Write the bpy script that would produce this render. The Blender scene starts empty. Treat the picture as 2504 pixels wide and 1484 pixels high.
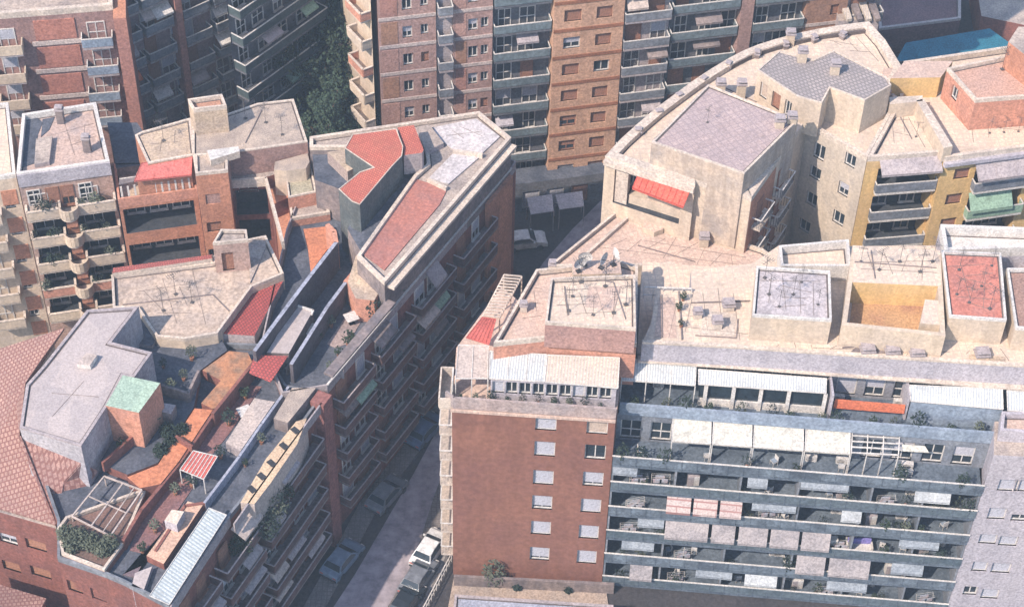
import bpy, math, random
from mathutils import Vector, Matrix
random.seed(7)
R = math.radians
S = bpy.context.scene
COL = S.collection

# ------------------------------------------------------------------ camera
FOC, CX, CY = 4667.0, 1252.0, 742.0
NADX, NADY = 1138.0, 5343.0
PITCH = math.atan2(FOC, math.hypot(NADX-CX, NADY-CY))
ROLL = math.atan2(CX-NADX, NADY-CY)
CAM = Vector((0, 0, 125.0))
FW = Vector((0, math.cos(PITCH), -math.sin(PITCH)))
UP = Vector((0, math.sin(PITCH), math.cos(PITCH)))
RT = Vector((1, 0, 0))
cd = bpy.data.cameras.new('camera'); cam = bpy.data.objects.new('camera', cd); COL.objects.link(cam)
cd.sensor_width = 36.0; cd.lens = 36.0*FOC/2504.0; cd.clip_start = 1; cd.clip_end = 2000
_c, _s = math.cos(ROLL), math.sin(ROLL)
cr = RT*_c + UP*_s; cu = UP*_c - RT*_s
cam.matrix_world = Matrix(((cr.x, cu.x, -FW.x, CAM.x), (cr.y, cu.y, -FW.y, CAM.y), (cr.z, cu.z, -FW.z, CAM.z), (0, 0, 0, 1)))
S.camera = cam

# ------------------------------------------------------------------ light
SUN_AZ = R(45); SUN_EL = R(46)          # the light travels towards +x +y
w = bpy.data.worlds.new('World'); S.world = w; w.use_nodes = True
nt = w.node_tree; bg = nt.nodes['Background']
sky = nt.nodes.new('ShaderNodeTexSky'); sky.sky_type = 'NISHITA'; sky.sun_disc = False
sky.sun_elevation = SUN_EL; sky.sun_rotation = math.atan2(-math.cos(SUN_AZ), -math.sin(SUN_AZ))
nt.links.new(sky.outputs[0], bg.inputs[0]); bg.inputs[1].default_value = 0.15
sl = bpy.data.lights.new('sun', 'SUN'); sl.energy = 3.7; sl.angle = R(0.6); sl.color = (1, .85, .71)
so = bpy.data.objects.new('sun', sl); COL.objects.link(so)
sd = Vector((math.cos(SUN_AZ)*math.cos(SUN_EL), math.sin(SUN_AZ)*math.cos(SUN_EL), -math.sin(SUN_EL)))
so.rotation_euler = sd.to_track_quat('-Z', 'Y').to_euler(); so.location = (-60, 40, 90)
S.view_settings.view_transform = 'Standard'; S.view_settings.look = 'None'
S.view_settings.exposure = 0.9; S.view_settings.gamma = 1

# ------------------------------------------------------------------ helpers
def P(x, y, z):
    """where the sight line through a traced photograph point meets the level z"""
    a = (x-CX)/FOC; b = -(y-CY)/FOC
    d = FW + RT*(a*_c - b*_s) + UP*(a*_s + b*_c)
    t = (z-CAM.z)/d.z
    return CAM + d*t
def RAY(x, y):
    a = (x-CX)/FOC; b = -(y-CY)/FOC
    return FW + RT*(a*_c - b*_s) + UP*(a*_s + b*_c)
def PL(pts, z): return [Vector(P(x, y, z).xy) for x, y in pts]
def onface(a, b, x, y):
    """(u, z) of a traced point on the upright plane through a-b"""
    d = RAY(x, y); e = (b-a).normalized(); n = Vector((e.y, -e.x))
    t = (a-CAM.xy).dot(n)/d.xy.dot(n); X = CAM+d*t
    return (X.xy-a).dot(e), X.z

class MB:
    def __init__(s): s.v = []; s.f = []; s.m = []
    def face(s, pts, m=0):
        i = len(s.v); s.v += [tuple(p) for p in pts]; s.f.append(tuple(range(i, i+len(pts)))); s.m.append(m)
    def box(s, c, sx, sy, sz, rz=0, m=0, bottom=True):
        """c: centre of the underside"""
        cx, cy, cz = c; ca, sa = math.cos(rz), math.sin(rz)
        q = [(cx+dx*ca-dy*sa, cy+dx*sa+dy*ca) for dx, dy in ((-sx/2, -sy/2), (sx/2, -sy/2), (sx/2, sy/2), (-sx/2, sy/2))]
        s.prism(q, cz, cz+sz, m, m)
    def prism(s, q, z0, z1, m=0, mt=None, bottom=True):
        n = len(q); mt = m if mt is None else mt
        for i in range(n):
            a, b = q[i], q[(i+1) % n]
            s.face([(a[0], a[1], z0), (b[0], b[1], z0), (b[0], b[1], z1), (a[0], a[1], z1)], m)
        s.face([(p[0], p[1], z1) for p in q], mt)
        if bottom: s.face([(p[0], p[1], z0) for p in reversed(q)], m)
    def bar(s, a, b, r, m=0, n=5):
        a = Vector(a); b = Vector(b); d = (b-a)
        if d.length < 1e-6: return
        d.normalize(); u = d.orthogonal().normalized(); w_ = d.cross(u)
        ra = [a+(u*math.cos(t)+w_*math.sin(t))*r for t in [k*2*math.pi/n for k in range(n)]]
        rb = [p+(b-a) for p in ra]
        for k in range(n): s.face([ra[k], ra[(k+1) % n], rb[(k+1) % n], rb[k]], m)
        s.face(list(reversed(ra)), m); s.face(rb, m)
    def build(s, name, mats, parent=None, loc=None):
        if not s.f: return None
        me = bpy.data.meshes.new(name)
        o = Vector(loc) if loc is not None else (Vector(parent['org']) if parent is not None and 'org' in parent else Vector((0, 0, 0)))
        me.from_pydata([(x-o.x, y-o.y, z-o.z) for x, y, z in s.v], [], s.f)
        if not isinstance(mats, (list, tuple)): mats = [mats]
        for m in mats: me.materials.append(m)
        me.polygons.foreach_set('material_index', [min(k, len(mats)-1) for k in s.m])
        ob = bpy.data.objects.new(name, me); COL.objects.link(ob)
        if parent is not None: ob.parent = parent
        elif loc is not None: ob.location = o
        return ob

def tag(o, label=None, cat=None, group=None, kind=None):
    if label: o['label'] = label
    if cat: o['category'] = cat
    if group: o['group'] = group
    if kind: o['kind'] = kind
    return o
def thing(name, label, cat, loc, group=None):
    o = bpy.data.objects.new(name, None); COL.objects.link(o); o.location = loc; o.empty_display_size = .5
    o['org'] = tuple(loc); return tag(o, label, cat, group)
def area(q): return sum(q[i][0]*q[(i+1) % len(q)][1]-q[(i+1) % len(q)][0]*q[i][1] for i in range(len(q)))/2
def inset(q, t):
    n = len(q); out = []
    for i in range(n):
        p0, p1, p2 = Vector(q[i-1]), Vector(q[i]), Vector(q[(i+1) % n])
        d1 = (p1-p0).normalized(); d2 = (p2-p1).normalized()
        n1 = Vector((-d1.y, d1.x)); n2 = Vector((-d2.y, d2.x))
        k = 1+n1.dot(n2); k = max(k, .35)
        out.append(p1+(n1+n2)*(t/k))
    return out

# ------------------------------------------------------------------ materials
_M = {}
def mat(name, col, col2=None, amt=.55, big=.35, fine=2.6, streak=0, rough=.85, pat=None, pc=None, ps=1.0, metal=0, bump=.25, ang=0.0, stain=.45, fa=1.0):
    """weathered surface: base colour, a second colour in blotches, fine grain; pat = tile/rib/plank/grid"""
    if name in _M: return _M[name]
    m = bpy.data.materials.new(name); m.use_nodes = True; t = m.node_tree; N = t.nodes; L = t.links
    bs = N['Principled BSDF']; bs.inputs['Roughness'].default_value = rough; bs.inputs['Metallic'].default_value = metal
    bs.inputs['Specular IOR Level'].default_value = .25
    tc = N.new('ShaderNodeTexCoord')
    def noise(scale, detail, sc=(1, 1, 1)):
        mp = N.new('ShaderNodeMapping'); mp.inputs['Scale'].default_value = sc
        L.new(tc.outputs['Object'], mp.inputs['Vector'])
        n = N.new('ShaderNodeTexNoise'); n.inputs['Scale'].default_value = scale; n.inputs['Detail'].default_value = detail
        n.inputs['Roughness'].default_value = .65
        L.new(mp.outputs[0], n.inputs['Vector']); return n.outputs['Fac']
    def ramp(src, a, b):
        r = N.new('ShaderNodeMapRange'); r.inputs['From Min'].default_value = a; r.inputs['From Max'].default_value = b
        L.new(src, r.inputs['Value']); return r.outputs[0]
    def mixc(f, A, B, mode='MIX'):
        x = N.new('ShaderNodeMix'); x.data_type = 'RGBA'; x.blend_type = mode
        for sock, val in ((x.inputs[0], f), (x.inputs[6], A), (x.inputs[7], B)):
            if hasattr(val, 'links'): L.new(val, sock)
            elif isinstance(val, (int, float)): sock.default_value = val
            else: sock.default_value = (*val, 1)
        return x.outputs[2]
    c2 = col2 or tuple(c*.55 for c in col)
    f1 = ramp(noise(big, 9), .42, .62)
    k = N.new('ShaderNodeMath'); k.operation = 'MULTIPLY'; L.new(f1, k.inputs[0]); k.inputs[1].default_value = amt
    c = mixc(k.outputs[0], col, c2)
    f2 = ramp(noise(fine*2.2, 9), .36, .64)
    lo = tuple([1-.36*fa]*3); hi = tuple([1+.17*fa]*3)
    c = mixc(1.0, c, mixc(f2, lo, hi), 'MULTIPLY')
    vo = N.new('ShaderNodeTexVoronoi'); vo.inputs['Scale'].default_value = .55; mv = N.new('ShaderNodeMapping'); mv.inputs['Scale'].default_value = (1, .7, .6)
    dn_ = N.new('ShaderNodeTexNoise'); dn_.inputs['Scale'].default_value = .8; dn_.inputs['Detail'].default_value = 6; L.new(tc.outputs['Object'], dn_.inputs['Vector'])
    ad = N.new('ShaderNodeVectorMath'); ad.operation = 'ADD'; L.new(tc.outputs['Object'], ad.inputs[0]); L.new(dn_.outputs['Color'], ad.inputs[1])
    L.new(ad.outputs[0], mv.inputs['Vector']); L.new(mv.outputs[0], vo.inputs['Vector'])
    bw = N.new('ShaderNodeRGBToBW'); L.new(vo.outputs['Color'], bw.inputs[0])
    c = mixc(1.0, c, mixc(bw.outputs[0], (.88, .89, .91), (1.08, 1.07, 1.05)), 'MULTIPLY')
    if stain:
        f4 = ramp(noise(.95, 10), .56, .68)
        s4 = N.new('ShaderNodeMath'); s4.operation = 'MULTIPLY'; L.new(f4, s4.inputs[0]); s4.inputs[1].default_value = stain
        c = mixc(s4.outputs[0], c, tuple(x*.42 for x in col))
    if streak:
        f3 = ramp(noise(1.6, 4, (1, 1, .12)), .42, .7)
        s_ = N.new('ShaderNodeMath'); s_.operation = 'MULTIPLY'; L.new(f3, s_.inputs[0]); s_.inputs[1].default_value = streak
        c = mixc(s_.outputs[0], c, tuple(x*.5 for x in col))
    hgt = f2
    if pat:
        mp = N.new('ShaderNodeMapping'); mp.inputs['Rotation'].default_value = (0, 0, ang); L.new(tc.outputs['Object'], mp.inputs['Vector'])
        pcx = pc or tuple(x*.4 for x in col)
        if pat in ('tile', 'grid', 'plank'):
            b = N.new('ShaderNodeTexBrick'); b.inputs['Scale'].default_value = ps
            b.inputs['Color1'].default_value = (1, 1, 1, 1); b.inputs['Color2'].default_value = (.72, .72, .72, 1); b.inputs['Mortar'].default_value = (0, 0, 0, 1)
            b.inputs['Mortar Size'].default_value = {'tile': .05, 'grid': .025, 'plank': .03}[pat]
            b.inputs['Brick Width'].default_value = {'tile': .3, 'grid': .5, 'plank': 3}[pat]; b.inputs['Row Height'].default_value = {'tile': .36, 'grid': .5, 'plank': .25}[pat]
            if pat == 'grid': b.offset = 0
            L.new(mp.outputs[0], b.inputs['Vector'])
            c = mixc(b.outputs['Color'], pcx, c)
            hgt = b.outputs['Color']
        else:
            wv = N.new('ShaderNodeTexWave'); wv.inputs['Scale'].default_value = ps; wv.inputs['Distortion'].default_value = .4; wv.inputs['Detail'].default_value = 1
            L.new(mp.outputs[0], wv.inputs['Vector'])
            f = ramp(wv.outputs['Fac'], .1, .5); c = mixc(f, pcx, c); hgt = wv.outputs['Fac']
    L.new(c, bs.inputs['Base Color'])
    if bump:
        bp = N.new('ShaderNodeBump'); bp.inputs['Strength'].default_value = bump; bp.inputs['Distance'].default_value = .06
        L.new(hgt, bp.inputs['Height']); L.new(bp.outputs[0], bs.inputs['Normal'])
    _M[name] = m; return m
def glass(name, col, rough=.15):
    if name in _M: return _M[name]
    m = mat(name, col, amt=.7, big=.9, fine=3, rough=rough, bump=0)
    m.node_tree.nodes['Principled BSDF'].inputs['Specular IOR Level'].default_value = .6
    return m
brick = mat('brick_wall', (.25, .116, .083), (.195, .092, .08), .6, .16, 1.2, streak=.3, stain=.12, bump=.1, fa=.6)
cream = mat('cream_render', (.62, .53, .45), (.42, .36, .33), .5, .5, 2.4, streak=.35)
creamr = mat('cream_roof', (.66, .535, .42), (.50, .41, .34), .6, .45, 1.9, pat='grid', ps=.9, pc=(.46, .38, .33), ang=-.08, fa=.75)
pinkr = mat('pink_roof', (.60, .44, .36), (.45, .36, .32), .6, .7, 2.2, pat='grid', ps=1.3, pc=(.40, .30, .26), ang=-.3)
white = mat('white_paint', (.64, .61, .58), (.5, .48, .47), .5, .8, 3, streak=.25)
greyw = mat('grey_render', (.40, .35, .355), (.30, .27, .30), .5, .4, 2.4, streak=.35)
lilac = mat('lilac_grey_render', (.44, .41, .45), (.375, .355, .40), .5, .3, 2.6, streak=.25)
dirty = mat('dirty_wall', (.27, .22, .21), (.13, .12, .14), .8, .6, 1.6, streak=.6)
gravel = mat('gravel_roof', (.50, .41, .345), (.26, .22, .21), .5, .8, 6, bump=.6)
tanr = mat('tan_roof', (.50, .39, .29), (.33, .27, .24), .6, .6, 2.4)
lilacr = mat('lilac_roof', (.42, .37, .365), (.38, .335, .335), .5, .2, 3.0, fa=.6, stain=.2)
greyr = mat('grey_roof', (.43, .36, .315), (.22, .19, .19), .6, .6, 2.4)
orange = mat('orange_render', (.50, .235, .15), (.38, .19, .14), .6, .4, 2.2, streak=.35)
salmon = mat('salmon_render', (.56, .27, .19), (.45, .24, .19), .6, .4, 2.2, streak=.3)
ochre = mat('ochre_render', (.66, .45, .20), (.58, .40, .22), .6, .3, 2.2, streak=.3, fa=.6, stain=.2)
pale = mat('pale_render', (.58, .475, .37), (.48, .40, .34), .6, .35, 2.0, streak=.4, fa=.6, stain=.25)
redwall = mat('dull_red_render', (.26, .105, .085), (.17, .085, .08), .6, .4, 2.2, streak=.4)
redfloor = mat('red_terrace_tiles', (.42, .17, .135), (.30, .17, .16), .8, .35, 2.0, pat='grid', ps=1.5, pc=(.3, .14, .12), ang=.5)
redtile = mat('red_awning_cloth', (.50, .125, .105), (.38, .11, .10), .7, .6, 3)
redt2 = mat('red_tile', (.46, .095, .085), (.36, .08, .075), .6, .6, 3, pat='tile', ps=1.3, pc=(.17, .05, .05), ang=-.9)
redt3 = mat('red_fringe_tile', (.50, .14, .12), (.36, .10, .10), .7, .6, 3, pat='tile', ps=1.5, pc=(.2, .07, .06), ang=.1)
coral = mat('coral_tile', (.60, .19, .13), (.42, .20, .13), .7, .6, 3, pat='tile', ps=1.6, pc=(.30, .08, .07), ang=.6)
terracotta = mat('terracotta_tile', (.40, .255, .215), (.26, .18, .17), .6, .4, 3, pat='tile', ps=1.0, pc=(.20, .10, .09), ang=-.25)
terracotta2 = mat('terracotta_tile_turned', (.40, .24, .21), (.28, .19, .18), .6, .4, 3, pat='tile', ps=1.0, pc=(.20, .10, .09), ang=1.3)
lilactile = mat('lilac_roof_tile', (.45, .35, .335), (.36, .30, .31), .5, .3, 3, pat='grid', ps=.85, pc=(.27, .22, .23), ang=-.52)
greytile = mat('grey_roof_tile', (.38, .335, .33), (.26, .24, .24), .6, .5, 3, pat='tile', ps=.9, pc=(.2, .18, .18), ang=-.5)
asphalt = mat('asphalt', (.062, .056, .060), (.045, .043, .047), .6, .12, 1.5)
roadm = mat('road_surface', (.30, .265, .295), (.27, .24, .27), .4, .1, .5, bump=.05, stain=.12)
wingw = mat('warm_grey_render', (.53, .455, .375), (.43, .385, .35), .6, .3, 2, streak=.3, fa=.6, stain=.2)
pavem = mat('pavement', (.21, .19, .185), (.14, .13, .13), .7, .5, 2.5, pat='grid', ps=1.2, pc=(.1, .09, .09))
kerbm = mat('kerb_stone', (.34, .32, .31))
corr = mat('white_corrugated', (.56, .575, .575), (.44, .46, .47), .5, .5, 3, pat='wave', ps=1.6, pc=(.30, .33, .36), rough=.6, ang=.08)
corr2 = mat('pale_corrugated', (.56, .49, .41), (.48, .41, .35), .7, .5, 3, pat='wave', ps=1.4, pc=(.42, .38, .36), rough=.6, ang=.08)
corr3 = mat('turned_corrugated', (.52, .56, .56), (.46, .50, .52), .6, .5, 3, pat='wave', ps=1.2, pc=(.30, .35, .38), rough=.6, ang=-1.0)
bluepale = mat('pale_blue_panel', (.27, .325, .41), (.17, .22, .29), .7, .4, 1.8, streak=.3)
greenp = mat('grey_green_panel', (.17, .215, .24), (.09, .125, .15), .8, .5, 1.8, streak=.4)
greyp = mat('grey_rail_panel', (.225, .24, .275), (.12, .14, .17), .8, .5, 1.6, streak=.4)
shadedeck = mat('shade_dark_deck', (.11, .12, .15), (.05, .06, .085), .8, .5, 2)  # terrace shade put into the colour: dark blue-grey decks and trench floors
shadefloor = mat('shade_toned_floor', (.125, .155, .195), (.06, .08, .11), .7, .6, 2)  # loggia shade put into the floor colour
shadewall = mat('shade_toned_wall', (.16, .20, .245), (.06, .075, .10), .8, .6, 2, streak=.4)  # loggia walls and rail panels coloured dark in place of shade
darkin = mat('shaded_room', (.055, .06, .07), (.03, .035, .045), .7, .8, 2)  # shade of deep recesses put into the colour of backs and floors
gutter = mat('dark_gutter', (.13, .105, .10), (.08, .07, .07))
metal = mat('galvanised_metal', (.42, .42, .43), rough=.45, metal=.6)
dark = mat('dark_metal', (.05, .05, .055), rough=.5)
greenc = mat('green_cloth', (.27, .40, .31), (.2, .31, .25), .5)
greenroof = mat('green_roof_sheet', (.36, .47, .38), (.30, .41, .33), .5, .3, 3)
orangec = mat('orange_cloth', (.70, .20, .10), (.55, .15, .09), .6)
beigec = mat('beige_cloth', (.50, .42, .38), (.38, .33, .31), .6, .5, 2.5)
ivory = mat('ivory_cloth', (.52, .51, .46), (.47, .45, .42), .6, .5, 2.5)
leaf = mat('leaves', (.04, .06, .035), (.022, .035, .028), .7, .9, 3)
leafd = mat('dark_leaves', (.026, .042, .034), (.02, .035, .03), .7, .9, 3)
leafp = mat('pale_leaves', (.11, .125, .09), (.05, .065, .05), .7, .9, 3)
bark = mat('bark', (.10, .075, .06), (.06, .05, .04), .6)
pot = mat('clay_pot', (.35, .16, .10))
G_D = glass('dark_glass', (.03, .045, .06)); G_B = glass('blue_glass', (.09, .13, .18), .1)
shutw = mat('grey_shutter', (.40, .40, .45), (.33, .34, .39), .6, .8, 4); shutb = mat('brown_shutter', (.30, .15, .10), (.2, .1, .08), .6)
shutl = mat('beige_shutter', (.45, .36, .30)); teal = mat('teal_cover', (.03, .17, .24), (.02, .11, .16), .7)

# ------------------------------------------------------------------ builders
def wallpanel(mb, a, b, z0, z1, ops, m=0, mb_back=1):
    """upright wall from a to b (seen from outside left to right) with real recesses"""
    L = (b-a).length; e = (b-a)/L; n = Vector((e.y, -e.x))
    def X(u, z, d=0): q = a+e*u-n*d; return (q.x, q.y, z)
    ops = [(max(.02, o[0]), min(L-.02, o[1]), max(z0+.02, o[2]), min(z1-.02, o[3]), o[4]) for o in ops]
    ops = [o for o in ops if o[1]-o[0] > .1 and o[3]-o[2] > .1]
    us = sorted(set([0, L]+[o[0] for o in ops]+[o[1] for o in ops])); zs = sorted(set([z0, z1]+[o[2] for o in ops]+[o[3] for o in ops]))
    for i in range(len(us)-1):
        run = None
        for k in range(len(zs)-1):
            um, zm = (us[i]+us[i+1])/2, (zs[k]+zs[k+1])/2
            hole = any(o[0] < um < o[1] and o[2] < zm < o[3] for o in ops)
            if hole:
                if run is not None: mb.face([X(us[i], run), X(us[i+1], run), X(us[i+1], zs[k]), X(us[i], zs[k])], m); run = None
            elif run is None: run = zs[k]
        if run is not None: mb.face([X(us[i], run), X(us[i+1], run), X(us[i+1], z1), X(us[i], z1)], m)
    for u0, u1, a0, a1, d in ops:
        mb.face([X(u0, a0), X(u1, a0), X(u1, a0, d), X(u0, a0, d)], m if d < 1 else mb_back)
        mb.face([X(u0, a1, d), X(u1, a1, d), X(u1, a1), X(u0, a1)], m)
        mb.face([X(u0, a0), X(u0, a0, d), X(u0, a1, d), X(u0, a1)], m)
        mb.face([X(u1, a0, d), X(u1, a0), X(u1, a1), X(u1, a1, d)], m)
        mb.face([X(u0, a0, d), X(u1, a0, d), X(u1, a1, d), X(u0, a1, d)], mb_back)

_W = {}
def window_mesh(kind, w, h):
    key = (kind, round(w, 1), round(h, 1))
    if key in _W: return _W[key]
    mb = MB(); w, h = key[1], key[2]; t = .09
    fm = {'brown': shutb, 'shade': shutb}.get(kind, white)
    mats = [fm, G_D, {'shut': shutw, 'half': shutw, 'most': shutw, 'brown': shutb, 'shade': shutb, 'beige': shutl}.get(kind, shutw)]
    for x0, x1, z0, z1 in ((-w/2, w/2, 0, t), (-w/2, w/2, h-t, h), (-w/2, -w/2+t, t, h-t), (w/2-t, w/2, t, h-t)):
        mb.prism([(x0, -.05), (x1, -.05), (x1, .05), (x0, .05)], z0, z1, 0)
    g0, g1 = t, h-t
    if kind in ('shut', 'brown', 'beige'): sh0 = g0
    elif kind in ('half', 'shade'): sh0 = g0+(g1-g0)*.45
    elif kind == 'most': sh0 = g0+(g1-g0)*.16
    else: sh0 = None
    if sh0 is not None:
        z = sh0
        while z < g1-.02:
            z2 = min(z+.12, g1)
            mb.face([(-w/2+t, -.035, z), (w/2-t, -.035, z), (w/2-t, .0, z2), (-w/2+t, .0, z2)], 2)
            mb.face([(-w/2+t, 0, z2), (w/2-t, 0, z2), (w/2-t, -.035, z2), (-w/2+t, -.035, z2)], 2)
            z = z2
        g1 = sh0
    if g1-g0 > .05:
        mb.face([(-w/2+t, .03, g0), (w/2-t, .03, g0), (w/2-t, .03, g1), (-w/2+t, .03, g1)], 1)
        nm = 1 if w < 1.8 else int(w/.9)
        for k in range(nm):
            x = -w/2+w*(k+1)/(nm+1)
            mb.prism([(x-.04, -.03), (x+.04, -.03), (x+.04, .03), (x-.04, .03)], g0, g1, 0)
        if h > 1.9: mb.prism([(-w/2+t, -.025), (w/2-t, -.025), (w/2-t, .025), (-w/2+t, .025)], .85, .93, 0)
    mb.prism([(-w/2-.06, -.16), (w/2+.06, -.16), (w/2+.06, .05), (-w/2-.06, .05)], -.08, 0, 0)
    me = bpy.data.meshes.new('window'); me.from_pydata(mb.v, [], mb.f)
    for m in mats: me.materials.append(m)
    me.polygons.foreach_set('material_index', mb.m); _W[key] = me; return me
def put_window(parent, a, b, u, z, w, h, kind, deep=.24, name='window'):
    e = (b-a).normalized(); n = Vector((e.y, -e.x)); q = a+e*u-n*deep
    o = bpy.data.objects.new(name, window_mesh(kind, w, h)); COL.objects.link(o); o.parent = parent
    O = Vector(parent['org']); o.location = (q.x-O.x, q.y-O.y, z-O.z); o.rotation_euler = (0, 0, math.atan2(e.y, e.x)); return o
def facade_wall(parent, a, b, z0, z1, wins, m, name='wall', extra=()):
    """wins: (u, z_sill, w, h, kind); extra: deep recesses (u0, u1, z0, z1, depth)"""
    mb = MB(); L = (b-a).length
    wins = [w_ for w_ in wins if w_[0]-w_[2]/2 > .05 and w_[0]+w_[2]/2 < L-.05 and w_[1] > z0+.05 and w_[1]+w_[3] < z1-.05]
    ops = [(u-w_/2, u+w_/2, z, z+h, .2) for u, z, w_, h, k in wins]+list(extra)
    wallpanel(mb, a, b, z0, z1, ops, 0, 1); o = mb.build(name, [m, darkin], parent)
    for u, z, w_, h, k in wins: put_window(parent, a, b, u, z, w_, h, k)
    return o
def ring(mb, q, t, z0, z1, m=0):
    q = [Vector(p) for p in q]
    i = inset(q, t); n = len(q)
    for k in range(n):
        a, b, c, d = q[k], q[(k+1) % n], i[(k+1) % n], i[k]
        mb.face([(a.x, a.y, z0), (b.x, b.y, z0), (b.x, b.y, z1), (a.x, a.y, z1)], m)
        mb.face([(c.x, c.y, z0), (d.x, d.y, z0), (d.x, d.y, z1), (c.x, c.y, z1)], m)
        mb.face([(a.x, a.y, z1), (b.x, b.y, z1), (c.x, c.y, z1), (d.x, d.y, z1)], m)
        mb.face([(d.x, d.y, z0), (c.x, c.y, z0), (b.x, b.y, z0), (a.x, a.y, z0)], m)
def mass(parent, pts, z1, z0, side, top, par=None, fac=None, names=('wall', 'roof', 'parapet'), world=False, bot=False):
    """body whose top outline is traced at z1. par=(height, thickness, material): the traced outline is then the parapet's top.
       fac={edge: (windows, recesses)} puts openings into that side"""
    q = [Vector(p) for p in pts] if world else PL(pts, z1)
    n = len(q); ccw = area(q) > 0; zr = z1-(par[0] if par else 0)
    mb = MB(); wn = []
    for i in range(n):
        a, b = q[i], q[(i+1) % n]
        if not ccw: a, b = b, a
        if fac and i in fac:
            ws, ex = fac[i] if isinstance(fac[i], tuple) else (fac[i], ())
            if callable(ws): ws = ws(a, b, z0, zr)
            if callable(ex): ex = ex(a, b, z0, zr)
            L = (b-a).length
            ws = [w_ for w_ in ws if w_[0]-w_[2]/2 > .05 and w_[0]+w_[2]/2 < L-.05 and w_[1] > z0+.05 and w_[1]+w_[3] < zr-.05]
            wallpanel(mb, a, b, z0, zr, [(u-w_/2, u+w_/2, z, z+h, .32) for u, z, w_, h, k in ws]+list(ex), 0, 1)
            for u, z, w_, h, k in ws: wn.append((a, b, u, z, w_, h, k))
        else:
            mb.face([(a.x, a.y, z0), (b.x, b.y, z0), (b.x, b.y, zr), (a.x, a.y, zr)], 0)
    qq = q if ccw else list(reversed(q))
    if bot: mb.face([(p.x, p.y, z0) for p in reversed(qq)], 0)
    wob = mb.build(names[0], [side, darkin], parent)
    mr = MB(); mr.face([(p.x, p.y, zr) for p in qq]); rob = mr.build(names[1], top, parent)
    if par:
        mp = MB(); ring(mp, [p for p in inset(qq, -.003)], par[1], zr, z1); mp.build(names[2] if len(names) > 2 else 'parapet', par[2], parent)
        if par[0] > .11: gm = MB(); ring(gm, inset(qq, par[1]+.004), .11, zr-.02, zr+.012); gm.build('gutter', gutter, parent)
    for k in wn: put_window(parent, *k)
    return wob, rob
def sheet(parent, quad, m, name='awning', t=.05, valance=0, ribs=0, rm=None, posts=0, pz=None):
    """sloped roof sheet through four points [(x, y, z)] (back-left, back-right, front-right, front-left), real thickness"""
    V = [P(*p) if len(p) == 3 and not isinstance(p, Vector) else p for p in quad]
    mb = MB(); dn = Vector((0, 0, -t))
    mb.face(V); mb.face([v+dn for v in reversed(V)])
    n = len(V)
    for i in range(n): mb.face([V[i]+dn, V[(i+1) % n]+dn, V[(i+1) % n], V[i]])
    if valance and n == 4:
        dv = Vector((0, 0, -valance)); mb.face([V[3]+dv, V[2]+dv, V[2], V[3]])
    o = mb.build(name, m, parent)
    if ribs and n == 4:
        rb = MB(); up_ = Vector((0, 0, .03))
        for k in range(ribs+1):
            f = k/ribs; rb.bar(V[0].lerp(V[1], f)+up_, V[3].lerp(V[2], f)+up_, .035, n=4)
        rb.bar(V[3]+up_, V[2]+up_, .04, n=4); rb.bar(V[0]+up_, V[1]+up_, .04, n=4)
        rb.build('frame', rm or white, parent)
    if posts and n == 4:
        for k in range(posts+1):
            q = V[3].lerp(V[2], k/posts); pb = MB(); pb.bar((q.x, q.y, pz), q+dn, .05, n=4); pb.build('post', rm or white, parent)
    return o
def balcony(parent, a, b, u0, u1, z, d, sm, rm, style='panel', h=1.0, top=None, t=.2, ends=True):
    """slab projecting d from the face a-b, its top at z; the railing is its child"""
    e = (b-a).normalized(); n = Vector((e.y, -e.x))
    def X(u, q): p = a+e*u+n*q; return (p.x, p.y)
    mb = MB(); mb.prism([X(u0, d), X(u1, d), X(u1, 0.01), X(u0, 0.01)], z-t, z, 0)
    o = mb.build('balcony', sm, parent)
    r = MB(); th = .12 if style == 'solid' else .05
    segs = [(u0, d, u1, d)]+([(u0, 0.02, u0, d), (u1, 0.02, u1, d)] if ends and d > .3 else [])
    for (p0, q0, p1, q1) in segs:
        A = Vector(X(p0, q0)); B = Vector(X(p1, q1)); L = (B-A).length; f = (B-A)/L; g = Vector((f.y, -f.x))*th/2
        q = [A-g, B-g, B+g, A+g]
        if area(q) < 0: q.reverse()
        if style in ('panel', 'solid'): r.prism(q, z+(.0 if style == 'solid' else .08), z+h-(.0 if style == 'solid' else .06), 0)
        else:
            k = 0
            while k <= L: c = A+f*k; r.box((c.x, c.y, z), .03, .03, h, 0, 0); k += .22
        if style != 'solid' or top:
            g2 = Vector((f.y, -f.x))*(.1 if style == 'solid' else .045); q = [A-g2, B-g2, B+g2, A+g2]
            if area(q) < 0: q.reverse()
            r.prism(q, z+h-.06, z+h+.02, 1)
    ro = MB.build(r, 'railing', [rm, top or white], None); me = ro
    O = Vector(parent['org']); me.parent = o; me.location = -O
    return o

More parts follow.
